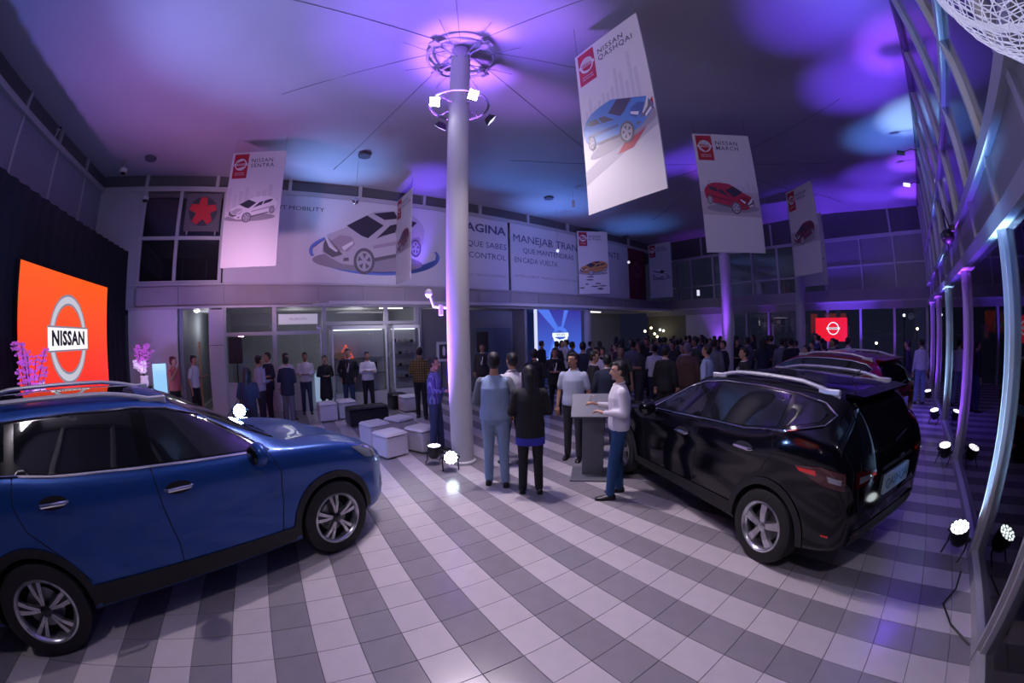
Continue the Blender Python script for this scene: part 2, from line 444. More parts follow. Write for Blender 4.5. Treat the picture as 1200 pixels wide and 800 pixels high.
# ---------------- storefront under the fascia
sf = thing('window_2', '', '', (0, 0, 0)); del sf['label']; del sf['category']; sf['kind'] = 'structure'
m_base = mat('white_base', (0.55, 0.55, 0.58), 0.5)
def sq(name, Ya, Yb, z0, z1, m, off=0.0, th=0.08): return bq(MB(), Ya, Yb, z0, z1, off, th).build(name, m, sf)
for Ya, Yb in ((-1.72, -0.36), (-0.28, 1.03)):
    sq('base_panel', Ya, Yb, 0.0, 0.80, m_base, -0.02)
    sq('frame', Ya, Yb, 0.80, 0.88, m_frame)
    sq('frame', Ya, Yb, 2.12, 2.22, m_frame)
    sq('pane', Ya, Yb, 0.88, 2.12, m_gl, -0.04, 0.008)
    sq('pane', Ya, Yb, 2.22, 2.90, m_gl, -0.04, 0.008)
for Y in (-1.76, -0.32, 1.12, 3.02, 4.03): sq('frame', Y - .06, Y + .06, 0, 2.92, m_frame, 0.03, 0.12)
sq('frame', 1.1, 4.0, 2.36, 2.46, m_frame, 0.0)
sq('pane', 1.18, 2.96, 2.46, 2.9, m_gl, -0.04, 0.008)
# rooms behind
m_room = mat('office_wall', (0.32, 0.34, 0.38), 0.7)
m_wood = mat('pale_door_wood', (0.55, 0.38, 0.18), 0.5)
wr = MB().b2(-15.4, -15.3, LY, FY, 0, 3.0).build('wall_inner', m_room, kind='structure')
for Y in (-3.05, -2.15, 4.2, 8.5, 11.7): 
    MB().b2(-15.3, bx(Y, -.15), Y - .06, Y + .06, 0, 2.95).build('partition', m_room, wr)
bq(MB(), -4.6, -3.12, 0, 2.9, 0.0, 0.1).build('white_partition', m_white, wr)
MB().b2(-15.4, -11.45, LY, FY, 2.95, 3.05).build('soffit', m_white, wr)
bq(MB(), 4.6, 8.8, 0, 2.9, -1.0, 0.1).build('grey_partition', m_room, wr)
bq(MB(), 6.55, 8.1, 0.0, 2.2, -0.6, 0.1).build('blue_grey_screen_wall', mat('blue_grey', (0.16, 0.22, 0.30), 0.6), wr)
# leaning white door leaf at the corridor, yellow strip in it
dr = thing('door_1', '', '', (bx(-2.18, 0.03), -2.18, 0)); del dr['label']; del dr['category']; dr['kind'] = 'structure'
MB().box((0.0, 0.21, 1.42), (0.05, 0.44, 2.84)).build('door_leaf', m_white, dr)
MB().box((0.03, 0.21, 1.9), (0.02, 0.40, 0.015)).build('groove', m_dframe, dr)
MB().box((-0.55, -0.42, 1.0), (0.04, 0.05, 2.0)).build('edge_strip', m_wood, dr)

# ---------------- far side
wf = MB().b2(-13.4, GX + .1, FY + 0.05, FY + 0.15, 5.6, CEIL + 0.15).build('wall_far', m_dframe, kind='structure')
m_fp = mat('far_panel', (0.26, 0.26, 0.29), 0.35, var=0.03, scale=2)
for xa, xb in ((-3.33, -1.78), (-1.70, -0.30), (-0.22, GX)):
    for z0, z1 in ((3.50, 4.42), (4.48, 5.50)):
        MB().b2(xa, xb, FY - .02, FY + 0.05, z0, z1).build('wall_panel', m_fp, wf)
        MB().b2(xa, xb, FY - .05, FY + 0.05, z1 - .01, z1 + .06).build('ledge', m_frame, wf)
for x in (-1.74, -0.26): MB().b2(x - .035, x + .035, FY - .06, FY + .05, 3.5, 5.55).build('post', m_frame, wf)
MB().b2(-13.2, GX, FY - .05, FY + .06, 5.52, 5.64).build('rail', m_frame, wf)
for x in (-11.5, -9.6, -7.7, -5.8, -3.4, -0.3): MB().b2(x - .04, x + .04, FY - .03, FY + .06, 5.6, 6.62).build('post', m_frame, wf)
wfw = thing('window_3', '', '', (0, 0, 0)); del wfw['label']; del wfw['category']; wfw['kind'] = 'structure'
xs = [-12.4, -11.2, -10.3, -9.0, -8.1, -6.9, -5.6, -4.4, -3.37]
for x in xs: MB().b2(x - .045, x + .045, FY - .04, FY + .06, 3.5, 5.55).build('frame', m_frame, wfw)
MB().b2(xs[0], xs[-1], FY - .03, FY + .05, 4.10, 4.17).build('frame', m_frame, wfw)
for a, b in zip(xs[:-1], xs[1:]):
    for z0, z1 in ((3.5, 4.1), (4.17, 5.52)): MB().b2(a + .045, b - .045, FY, FY + .008, z0, z1).build('pane', m_gl, wfw)
MB().b2(-13.2, GX, FY - .15, FY + .25, 2.72, 3.0).build('trim_2', m_fascia, kind='structure')
t3 = MB().b2(-13.2, GX, FY - .10, FY + .25, 3.0, 3.5).build('trim_3', m_fascia, kind='structure')
MB().b2(-13.2, GX, FY - .22, FY - .02, 3.0, 3.05).build('ledge', m_frame, t3)
wfl = thing('window_4', '', '', (0, 0, 0)); del wfl['label']; del wfl['category']; wfl['kind'] = 'structure'
xs = [-8.5, -7.3, -6.17, -4.8, -3.37, -1.9, -0.42, 1.0]
for x in xs: MB().b2(x - .05, x + .05, FY - .06, FY + .06, 0, 2.75).build('frame', m_frame, wfl)
for a, b in zip(xs[:-1], xs[1:]): MB().b2(a + .05, b - .05, FY, FY + .008, 0.05, 2.72).build('pane', m_gl, wfl)
MB().b2(-10.7, -8.55, FY - .06, FY + .04, 0, 2.72).build('wall_stub', m_white, kind='structure')
MB().b2(-13.2, -10.7, FY + .0, FY + .06, 0, 2.72).build('wall_corner', mat('olive_room', (0.20, 0.20, 0.15), 0.8), kind='structure')

# ---------------- glass side
wg = thing('window_5', '', '', (0, 0, 0)); del wg['label']; del wg['category']; wg['kind'] = 'structure'
lowposts = [-4.65, -1.75, -0.3, 1.15, 2.6, 4.05, 6.95, 9.85, 12.75, 15.65]
for Y in lowposts:
    MB().b2(GX - .005, GX + .15, Y - .045, Y + .045, 0, 2.85).build('post', m_frame, wg)
    MB().b2(GX - .045, GX - .005, Y - .018, Y + .018, 0.02, 2.85).build('post_fin', m_frame, wg)
for a, b in zip([LY] + lowposts, lowposts + [FY]):
    if b - a < .1: continue
    MB().b2(GX + .04, GX + .052, a + .05, b - .05, 0.10, 2.80).build('pane', m_gl2, wg)
MB().b2(GX - .03, GX + .15, LY, FY, 0.0, 0.10).build('sill', m_frame, wg)
MB().b2(GX - .06, GX + .15, LY, FY, 2.80, 2.95).build('transom', m_frame, wg)
MB().b2(GX - .06, GX + .15, LY, FY, 3.42, 3.54).build('transom', m_frame, wg)
MB().b2(GX - .03, GX + .15, LY, FY, 4.62, 4.70).build('transom', m_frame, wg)
MB().b2(GX - .03, GX + .15, LY, FY, 6.42, 6.60).build('transom', m_dframe, wg)
m_up = mat('glossy_dark_panel', (0.075, 0.08, 0.12), 0.14, spec=0.8)
m_beige = mat('warm_grey_panel', (0.30, 0.29, 0.30), 0.5, var=0.03, scale=2)
Y = -5.9
ups = []
while Y < FY: ups.append(Y + .0); Y += 1.45
ups = [2.6 + 1.45 * k for k in range(-5, 11)]
for Y in ups:
    MB().b2(GX - .035, GX + .10, Y - .038, Y + .038, 3.54, 6.5).build('post', m_frame, wg)
    MB().b2(GX - .02, GX + .10, Y - .05, Y + .05, 2.95, 3.42).build('post', m_frame, wg)
for a, b in zip([LY] + ups, ups + [FY]):
    if b - a < .12: continue
    MB().b2(GX + .03, GX + .06, a + .05, b - .05, 2.95, 3.42).build('cladding_panel', m_beige, wg)
    MB().b2(GX + .03, GX + .06, a + .05, b - .05, 3.54, 4.62).build('cladding_panel', m_up, wg)
    MB().b2(GX + .03, GX + .06, a + .05, b - .05, 4.70, 6.42).build('cladding_panel', m_up, wg)
# outside
MB().b2(GX + .2, 40, -20, 40, -0.25, -0.05).build('ground', m_ground, kind='structure')

# ---------------- columns
m_col = mat('column_paint', (0.52, 0.51, 0.54), 0.5, var=0.03, scale=3)
m_ring = mat('ring_steel', (0.40, 0.38, 0.45), 0.4, metal=0.3)
def column(x, y, r, h, label, rings=False):
    t = thing('column', label, 'column', (x, y, 0))
    MB().lathe([(r + .03, 0), (r + .03, .04), (r, .06), (r, h - .25), (r * .86, h - .1), (r * .86, h)], 36).build('shaft', m_col, t, smooth=True)
    if rings:
        for z, R_, nr in ((5.90, 0.50, .022), (6.98, 0.60, .026)):
            MB().tube([(math.cos(a) * R_, math.sin(a) * R_, z) for a in [2 * PI * k / 48 for k in range(48)]], nr, 8, closed=True).build('ring', m_ring, t, smooth=True)
            for k in range(4):
                a = PI / 2 * k + .35
                MB().tube([(math.cos(a) * r * .9, math.sin(a) * r * .9, z), (math.cos(a) * R_, math.sin(a) * R_, z)], .015, 6).build('spoke', m_ring, t)
        for k in range(4):
            a = PI / 2 * k + .35
            MB().box((math.cos(a) * .62, math.sin(a) * .62, 6.98), (.18, .15, .05), rz=a).build('plate', m_ring, t)
        for k in range(8):
            a = 2 * PI * k / 8
            MB().tube([(math.cos(a) * .15, math.sin(a) * .15, 6.9), (math.cos(a) * 1.1, math.sin(a) * 1.1, ceil_z(x + math.cos(a) * 1.1, y + math.sin(a) * 1.1) - .02)], .006, 5).build('stay_cable', m_seam, t)
    return t
column(*COLS[0], 'tall round white column carrying two lamp rings, beside the people', True)
column(*COLS[1], 'purple-lit round column behind the crowd, under the hatchback banner')
column(*COLS[2], 'dim far column under the paired banners, deep in the crowd')
column(bx(11.75, .05), 11.75, .17, 2.9, 'short grey column right of the blue stage screen')

# ------------------------------------------------------------------ printed matter
m_vinyl = mat('banner_vinyl', (0.60, 0.58, 0.60), 0.55, var=0.02, scale=1.5)
m_mural = mat('mural_vinyl', (0.58, 0.58, 0.64), 0.5, var=0.04, scale=0.5)
m_red = mat('print_red', hexc('a80f2e'), 0.5); m_ink = mat('print_ink', (0.05, 0.05, 0.07), 0.5)
m_inkb = mat('print_navy_ink', (0.07, 0.08, 0.18), 0.5)
m_pwhite = mat('print_white', (0.70, 0.68, 0.70), 0.5)
m_grey1 = mat('print_light_grey', (0.40, 0.38, 0.42), 0.5); m_grey2 = mat('print_mid_grey', (0.27, 0.25, 0.29), 0.5)
m_glassp = mat('print_dark_glass', (0.035, 0.03, 0.05), 0.4)
m_dim = mat('print_dim_grey', (0.12, 0.11, 0.13), 0.5)
def flat(name, pts, m, parent, o, ux, uz, d=0.0):
    """a printed patch 1 mm proud of the sheet: pts in (ux, uz) coordinates"""
    n = Vector(ux).cross(Vector(uz)).normalized()
    vs = [Vector(o) + Vector(ux) * p[0] + Vector(uz) * p[1] + n * (0.001 + d) for p in pts]
    me = bpy.data.meshes.new(name); bm = bmesh.new(); vv = [bm.verts.new(v) for v in vs]
    f = bm.faces.new(vv); bmesh.ops.triangulate(bm, faces=[f])
    bmesh.ops.recalc_face_normals(bm, faces=bm.faces)
    bm.to_mesh(me); bm.free(); me.materials.append(m)
    return link(name, me, parent)
def ell(cx, cy, rx, ry, n=28, a0=0, a1=2 * PI): return [(cx + rx * math.cos(a0 + (a1 - a0) * k / n), cy + ry * math.sin(a0 + (a1 - a0) * k / n)) for k in range(n if a1 - a0 > 6.2 else n + 1)]
def arc_band(cx, cy, rx, ry, t, a0, a1, n=30, ty=None):
    ty = ty or t
    return ell(cx, cy, rx, ry, n, a0, a1) + ell(cx, cy, rx - t, ry - ty, n, a0, a1)[::-1]
# three-quarter view of a car, metres on the mural (x along it, z up)
CAR = {
 'body': [(1.02, 4.45), (1.07, 4.73), (1.2, 4.99), (1.44, 5.09), (1.78, 5.25), (2.0, 5.44), (2.4, 5.68), (2.63, 5.81), (3.24, 5.88), (3.74, 5.86), (4.07, 5.71), (4.24, 5.51), (4.31, 5.33), (4.26, 4.92), (4.15, 4.7), (3.77, 4.52), (2.62, 4.22), (2.02, 4.1), (1.65, 4.12), (1.31, 4.28)],
 'windshield': [(1.75, 5.28), (2.37, 5.65), (2.92, 5.38), (2.43, 4.94), (2.22, 5.0)],
 'sunroof': [(2.57, 5.73), (3.24, 5.87), (3.4, 5.65), (2.94, 5.56)],
 'side_window': [(2.69, 4.94), (3.13, 5.4), (3.38, 5.48), (3.85, 5.62), (4.04, 5.59), (3.85, 5.39), (2.9, 5.04)],
 'hood': [(1.26, 4.77), (1.56, 4.98), (1.91, 4.95), (2.03, 4.73), (1.81, 4.49), (1.41, 4.53)],
 'grille': [(1.07, 4.67), (1.17, 4.92), (1.32, 4.66), (1.66, 4.40), (1.36, 4.30), (1.08, 4.46)]}
def print_car(parent, o, ux, uz, cx, cz, width, col, hoodcol, mirror=False, squash=1.0, roof=True, d=0.0, plate=False, rot=0.0, lim=None):
    s = width / 3.3
    def T(pts):
        out = []
        for x, z in pts:
            a, b = (-(x - 2.66) if mirror else (x - 2.66)) * s, (z - 4.95) * s * squash
            a, b = a * math.cos(rot) - b * math.sin(rot), a * math.sin(rot) + b * math.cos(rot)
            a += cx
            if lim: a = min(max(a, .006), lim - .006)
            out.append((a, cz + b))
        return out
    flat('car_shadow', T(ell(2.5, 4.22, 1.75, .30)), m_grey2, parent, o, ux, uz, d)
    flat('printed_car_body', T(CAR['body']), col, parent, o, ux, uz, d + .001)
    flat('printed_hood', T(CAR['hood']), hoodcol, parent, o, ux, uz, d + .002)
    flat('printed_side_crease', T([(2.6, 4.72), (4.1, 5.12), (4.2, 5.0), (2.6, 4.62)]), hoodcol, parent, o, ux, uz, d + .002)
    flat('printed_sill', T([(2.62, 4.22), (3.77, 4.52), (3.8, 4.62), (2.62, 4.34)]), m_dim, parent, o, ux, uz, d + .002)
    for k in ('windshield', 'side_window') + (('sunroof',) if roof else ()):
        flat('printed_' + k, T(CAR[k]), m_glassp, parent, o, ux, uz, d + .002)
    flat('printed_pillar', T([(3.3, 5.2), (3.38, 5.22), (3.5, 5.54), (3.42, 5.52)]), col, parent, o, ux, uz, d + .003)
    flat('printed_grille', T(CAR['grille']), m_dim, parent, o, ux, uz, d + .003)
    flat('printed_grille_wing', T([(1.10, 4.9), (1.16, 4.93), (1.30, 4.64), (1.52, 4.5), (1.46, 4.46), (1.24, 4.6)]), m_pwhite, parent, o, ux, uz, d + .004)
    flat('printed_headlight', T([(1.62, 4.62), (1.95, 4.82), (1.98, 4.74), (1.7, 4.52)]), m_pwhite, parent, o, ux, uz, d + .004)
    flat('printed_fog_lamp', T([(1.68, 4.2), (1.86, 4.22), (1.84, 4.32), (1.7, 4.3)]), m_dim, parent, o, ux, uz, d + .003)
    for x, z, rx, rz in ((2.33, 4.23, .33, .40), (4.0, 4.74, .19, .29)):
        flat('printed_tyre', T(ell(x, z, rx, rz)), m_dim, parent, o, ux, uz, d + .004)
        flat('printed_rim', T(ell(x, z, rx * .74, rz * .76)), m_grey1, parent, o, ux, uz, d + .005)
        for k in range(5):
            a = 2 * PI * k / 5 + .3
            flat('printed_spoke_gap', T([(x + math.cos(a + q) * rx * w, z + math.sin(a + q) * rz * w) for q, w in ((0, .18), (-.32, .62), (.32, .62))]), m_dim, parent, o, ux, uz, d + .006)
    if plate: flat('printed_plate', T([(1.12, 4.42), (1.42, 4.28), (1.42, 4.38), (1.12, 4.52)]), m_pwhite, parent, o, ux, uz, d + .005)
def emblem(parent, o, ux, uz, cx, cz, r, m, word_m, d=0.0, name='emblem', word='NISSAN', sx=1.0):
    flat(name + '_ring', arc_band(cx, cz, r * sx, r, r * .16 * sx, .16, PI - .16, 24, r * .16), m, parent, o, ux, uz, d)
    flat(name + '_ring', arc_band(cx, cz, r * sx, r, r * .16 * sx, PI + .16, 2 * PI - .16, 24, r * .16), m, parent, o, ux, uz, d)
    flat(name + '_bar', [(cx - r * 1.15 * sx, cz - r * .17), (cx + r * 1.15 * sx, cz - r * .17), (cx + r * 1.15 * sx, cz + r * .17), (cx - r * 1.15 * sx, cz + r * .17)], m, parent, o, ux, uz, d + .001)
    n = Vector(ux).cross(Vector(uz)).normalized()
    if word:
        t = text(name + '_word', word, r * .36, word_m, parent, Vector(o) + Vector(ux) * cx + Vector(uz) * (cz - r * .0) + n * (d + .004), ux, uz, 'CENTER', .0004, r * .012, 1.05)
        t.scale = (1.22 * sx, 1, 1)

# the long mural on the back wall: one sheet per panel
m_sw = mat('print_blue_swoosh', (0.12, 0.20, 0.55), 0.5)
m_car_w = mat('print_car_white', (0.46, 0.43, 0.48), 0.45); m_car_p = mat('print_car_shade', (0.34, 0.28, 0.34), 0.45)
def mural_panel(Ya, Yb, label):
    Yc = Ya; t = thing('mural_panel', label, 'mural', (bx(Ya, .06), Ya, 3.53), 0, 'mural panels on the back wall')
    e = UXB; n = e.cross(UZ)
    W = (Yb - Ya) / e.y
    vs = [Vector((0, 0, 0)) + e * a + UZ * z + n * q for q in (-.05, 0) for a in (0, W) for z in (0.02, 2.55)]
    MB().add(vs, [(0, 1, 3, 2), (4, 6, 7, 5), (0, 4, 5, 1), (2, 3, 7, 6), (0, 2, 6, 4), (1, 5, 7, 3)]).build('sheet', m_mural, t)
    return t
def fit_text(parent, Y0, body, Ya, Yb, zc, size, m, bold=0.0):
    """a line of lettering fitted between two points: every word a part of its own"""
    words = body.split(' '); os_ = []; x = 0.0
    for w_ in words:
        o = text('mural_word', w_, size, m, parent, UZ * (zc - 3.53) + UXB.cross(UZ) * .003, UXB, UZ, 'LEFT', .0005, bold)
        xs_ = [v.co.x for v in o.data.vertices]; x0_, x1_ = min(xs_), max(xs_)
        for v in o.data.vertices: v.co.x += x - x0_
        os_.append(o); x += x1_ - x0_ + size * .30
    k_ = (Yb - Ya) / UXB.y / (x - size * .30)
    for o in os_:
        for v in o.data.vertices: v.co.x = v.co.x * k_ + (Ya - Y0) / UXB.y
ma = mural_panel(-1.80, 7.60, 'white mural sheet printed with a large silver car inside a blue ring')
e = UXB
for a0, a1 in ((2.2, 3.4), (3.6, 5.9), (5.0, 6.6)):
    flat('printed_swoosh', arc_band(2.75 + 1.8, 4.48 - 3.53, 2.1, .66, .10, a0, a1, 30, .07), m_sw, ma, (0, 0, 0), e, UZ)
print_car(ma, (0, 0, 0), e, UZ, 2.66 + 1.8, 4.95 - 3.53, 3.3, m_car_w, m_car_p, d=.001)
fit_text(ma, -1.8, 'INTELLIGENT MOBILITY', -1.55, 1.04, 5.70, .17, m_ink, .0)
fit_text(ma, -1.8, 'IMAGINA', 5.30, 7.52, 5.68, .42, m_inkb, .010)
fit_text(ma, -1.8, 'PORQUE SABES', 5.20, 7.95 - .42, 5.10, .29, m_inkb)
fit_text(ma, -1.8, 'EL CONTROL', 5.55, 7.50, 4.70, .29, m_inkb)
fit_text(ma, -1.8, 'INTELLIGENT TRACE CONTROL', 5.2, 7.5, 4.02, .12, m_grey2)
mb_ = mural_panel(7.72, 14.9, 'white mural sheet with three lines of dark slogan lettering')
fit_text(mb_, 7.72, 'MANEJAR TRANQUILAMENTE', 7.85, 14.2, 5.52, .42, m_inkb)
fit_text(mb_, 7.72, 'QUE MANTENDRÁS', 8.3, 11.0, 5.08, .29, m_inkb)
fit_text(mb_, 7.72, 'EN CADA VUELTA.', 7.9, 10.1, 4.70, .29, m_inkb)
fit_text(mb_, 7.72, 'INTELLIGENT TRACE CONTROL TECHNOLOGY', 7.9, 12.2, 4.10, .12, m_grey2)
mc = mural_panel(14.95, 16.4, 'dark red end sheet of the mural with a faint ring emblem')
for o_ in mc.children: o_.data.materials.clear(); o_.data.materials.append(mat('print_maroon', (0.16, 0.015, 0.04), 0.5))
emblem(mc, (0, 0, 0), e, UZ, .72, 1.5, .42, mat('maroon_light', (0.28, 0.08, 0.12), 0.5), m_ink)

# hanging banners
m_wire = mat('hanging_wire', (0.2, 0.2, 0.22), 0.5)
m_blue_p = mat('print_blue', (0.06, 0.20, 0.50), 0.45); m_blue_d = mat('print_blue_dark', (0.03, 0.08, 0.24), 0.45)
m_red_p = mat('print_car_red', (0.42, 0.02, 0.05), 0.45); m_red_d = mat('print_car_dark_red', (0.22, 0.01, 0.03), 0.45)
m_or_p = mat('print_orange', (0.50, 0.22, 0.06), 0.45); m_or_d = mat('print_dark_orange', (0.30, 0.12, 0.04), 0.45)
m_mar_p = mat('print_plum', (0.16, 0.02, 0.06), 0.45)
m_snow = mat('print_pale', (0.52, 0.50, 0.54), 0.5); m_street = mat('print_street', (0.44, 0.38, 0.42), 0.5)
def banner(a, b, label, words, kind):
    a, b = Vector((a[0], a[1], 3.55)), Vector((b[0], b[1], 3.55)); ux = (b - a).normalized(); W = 1.32
    mid = (a + b) / 2; a = mid - ux * W / 2; H_ = 2.66
    t = thing('hanging_banner', label, 'banner', a, 0, 'car banners hung from the ceiling')
    n = ux.cross(UZ)
    vs = [ux * x + UZ * z + n * q for q in (-.02, 0) for x in (0, W) for z in (0, H_)]
    MB().add(vs, [(0, 1, 3, 2), (4, 6, 7, 5), (0, 4, 5, 1), (2, 3, 7, 6), (0, 2, 6, 4), (1, 5, 7, 3)]).build('sheet', m_vinyl, t)
    for x in (.05, W - .05):
        p = a + ux * x
        MB().tube([ux * x + UZ * H_ - n * .01, ux * x + UZ * (ceil_z(p.x, p.y) - 3.55 - .02) - n * .01], .004, 5).build('wire', m_wire, t)
    O = (0, 0, 0)
    flat('red_patch', [(.06, 2.02), (.42, 2.02), (.42, 2.62), (.06, 2.62)], m_red, t, O, ux, UZ)
    emblem(t, O, ux, UZ, .24, 2.36, .145, m_pwhite, m_red, .001)
    for k, s in enumerate(('INNOVATION', 'THAT EXCITES')):
        text('patch_word', s, .036, m_pwhite, t, ux * .24 + UZ * (2.15 - .045 * k) + n * .003, ux, UZ, 'CENTER', .0003)
    for k, s in enumerate(words):
        o = text('banner_word', s, .135, m_ink, t, ux * .49 + UZ * (2.44 - .125 * k) + n * .002, ux, UZ, 'LEFT', .0003, .001, 1.15)
        o.scale = (1.05, 1, 1)
    rnd = random.Random(len(label))
    if kind == 'blue':
        flat('printed_street', [(0.0, .62), (W, 1.05), (W, .82), (0, .42)], m_grey1, t, O, ux, UZ)
        flat('printed_red_stripe', [(.62, .66), (W - .02, 1.22), (W - .02, .98), (.9, .66)], m_red, t, O, ux, UZ, .0005)
        for k in range(12): 
            x = .1 + .09 * k; h = rnd.uniform(.3, .8) * (.5 + k / 16)
            flat('printed_tower', [(x, 1.2), (x + .06, 1.2), (x + .06, 1.3 + h), (x, 1.3 + h)], m_snow, t, O, ux, UZ)
        print_car(t, O, ux, UZ, .66, 1.17, 1.24, m_blue_p, m_blue_d, True, 1.05, False, .001, True, .16, W)
    elif kind == 'red':
        for k in range(10):
            x = .02 + .13 * k; flat('printed_tower', [(x, 1.25), (x + .1, 1.25), (x + .1, 1.4 + rnd.uniform(0, .2)), (x, 1.4 + rnd.uniform(0, .2))], m_snow, t, O, ux, UZ)
        flat('printed_street', [(0.0, .8), (W, .75), (W, 1.3), (0, 1.3)], m_street, t, O, ux, UZ, .0003)
        print_car(t, O, ux, UZ, .64, 1.19, 1.12, m_red_p, m_red_d, True, 1.0, False, .001, True, lim=W)
    elif kind == 'sedan':
        for k in range(9):
            x = .02 + .14 * k; h = rnd.uniform(.0, .35); flat('printed_tower', [(x, 1.25), (x + .1, 1.25), (x + .1, 1.5 + h), (x, 1.5 + h)], m_snow, t, O, ux, UZ)
        print_car(t, O, ux, UZ, .66, 1.30, 1.16, m_pwhite, m_grey1, False, .82, False, .001, lim=W)
    elif kind == 'snow':
        print_car(t, O, ux, UZ, .66, 1.10, 1.25, m_or_p, m_or_d, False, .8, True, .001, lim=W)
        for k in range(9):
            x, z = rnd.uniform(.1, 1.1), rnd.uniform(.08, .72); flat('printed_rock', ell(x, z, rnd.uniform(.06, .18), .03, 9), m_dim, t, O, ux, UZ)
    elif kind == 'white':
        print_car(t, O, ux, UZ, .66, 1.15, 1.0, m_pwhite, m_grey1, True, .95, False, .001, lim=W)
    elif kind == 'plum':
        flat('printed_street', [(0.0, .9), (W, .9), (W, 1.35), (0, 1.35)], m_street, t, O, ux, UZ)
        print_car(t, O, ux, UZ, .64, 1.25, 1.05, m_mar_p, m_dim, False, 1.0, False, .001, lim=W)
    return t
banner((-3.62, 3.60), (-2.24, 3.53), 'nearest and largest hanging banner, showing a blue crossover on a red stripe', ('NISSAN', 'QASHQAI'), 'blue')
banner((-3.79, 7.16), (-2.81, 8.09), 'hanging banner with a bright red hatchback, above the purple column', ('NISSAN', 'MARCH'), 'red')
banner((-8.92, -1.44), (-8.67, -0.29), 'leftmost hanging banner, showing a white sedan', ('NISSAN', 'SENTRA'), 'sedan')
banner((-11.5, 3.33), (-10.2, 3.37), 'narrow edge-on pinkish banner hanging in front of the mural car', ('NISSAN', 'FRONTIER'), 'plum')
banner((-11.76, 11.03), (-11.1, 12.16), 'hanging banner with an orange car above snowy rocks', ('NISSAN', 'X-TRAIL'), 'snow')
banner((-11.66, 15.79), (-10.32, 15.82), 'small far banner with a white pickup, at the right end of the mural', ('NISSAN', 'NAVARA'), 'white')
banner((-3.38, 12.50), (-2.36, 11.78), 'hanging banner with a plum car, front one of the right-hand pair', ('NISSAN', 'VERSA'), 'plum')
banner((-4.05, 15.75), (-2.95, 15.40), 'banner half hidden behind the plum car banner', ('NISSAN', 'KICKS'), 'white')

# stage backdrop with the lit screen
m_scr = None
def screen_mat(name, top, bottom, strength, z0, z1):
    m = bpy.data.materials.new(name); m.use_nodes = True; nt = m.node_tree; b = nt.nodes['Principled BSDF']
    tc = nt.nodes.new('ShaderNodeTexCoord'); sp = nt.nodes.new('ShaderNodeSeparateXYZ'); nt.links.new(tc.outputs['Object'], sp.inputs[0])
    mr = nt.nodes.new('ShaderNodeMapRange'); mr.inputs[1].default_value = z0; mr.inputs[2].default_value = z1
    nt.links.new(sp.outputs['Z'], mr.inputs[0])
    cr = nt.nodes.new('ShaderNodeMix'); cr.data_type = 'RGBA'; cr.inputs[6].default_value = (*bottom, 1); cr.inputs[7].default_value = (*top, 1)
    nt.links.new(mr.outputs[0], cr.inputs[0]); nt.links.new(cr.outputs[2], b.inputs['Emission Color'])
    b.inputs['Emission Strength'].default_value = strength; b.inputs['Base Color'].default_value = (0.02, 0.02, 0.02, 1); b.inputs['Roughness'].default_value = .4
    return m
bd = thing('stage_backdrop', 'tall black cloth backdrop behind the red screen', 'backdrop', (-10.98, -4.65, 0))
rings = []
vs, fs = [], []
for k in range(121):
    x = 11.8 * k / 120; y = .03 * math.sin(k * 1.7)
    for z in (0, 4.4): vs.append((x, y, z))
for k in range(120): fs.append((2 * k, 2 * k + 2, 2 * k + 3, 2 * k + 1))
MB().add(vs, fs).build('cloth', m_black, bd, smooth=True)
MB().b2(0, 11.8, -.12, -.05, 0, 4.38).build('cloth_back', m_black, bd)
sc_ = thing('led_screen', 'large glowing orange-red screen with a silver ring emblem, on the black backdrop', 'screen', (-9.42, -4.60, .95))
MB().b2(0, 3.66, -.02, .08, -.95, 2.34).build('panel_frame', m_blackp, sc_)
MB().b2(0.01, 3.65, .08, .09, 0.02, 2.33).build('lit_panel', screen_mat('screen_red', (1.0, 0.10, 0.0), (1.0, 0.012, 0.012), 1.0, 0, 2.3), sc_)
m_sil = mat('screen_silver', (0.1, 0.1, 0.1), 0.4, emit=(0.62, 0.62, 0.70), estr=0.8)
m_sild = mat('screen_silver_dark', (0.1, 0.1, 0.1), 0.4, emit=(0.25, 0.22, 0.27), estr=0.8)
m_silw = mat('screen_white', (0.1, 0.1, 0.1), 0.4, emit=(0.95, 0.90, 0.92), estr=1.0)
m_silk = mat('screen_black', (0.02, 0.02, 0.03), 0.4)
O = (3.66, .092, 0); ux = Vector((-1, 0, 0)); cx, cz = 1.77, 1.20
flat('emblem_ring_edge', arc_band(cx, cz, .78, .79, .20, 0, PI, 40), m_sild, sc_, O, ux, UZ)
flat('emblem_ring_edge', arc_band(cx, cz, .78, .79, .20, PI, 2 * PI, 40), m_sild, sc_, O, ux, UZ)
flat('emblem_ring', arc_band(cx, cz, .74, .75, .12, 0, PI, 40), m_sil, sc_, O, ux, UZ, .001)
flat('emblem_ring', arc_band(cx, cz, .74, .75, .12, PI, 2 * PI, 40), m_sil, sc_, O, ux, UZ, .001)
flat('emblem_bar_edge', [(cx - .84, cz - .22), (cx + .84, cz - .22), (cx + .84, cz + .22), (cx - .84, cz + .22)], m_sild, sc_, O, ux, UZ, .002)
flat('emblem_bar', [(cx - .82, cz - .19), (cx + .82, cz - .19), (cx + .82, cz + .19), (cx - .82, cz + .19)], m_silw, sc_, O, ux, UZ, .003)
t_ = text('emblem_word', 'NISSAN', .34, m_silk, sc_, Vector(O) + ux * cx + UZ * cz + Vector((0, .0055, 0)), ux, UZ, 'CENTER', .0005, .014, 1.06)
t_.scale = (1.14, 1, 1)
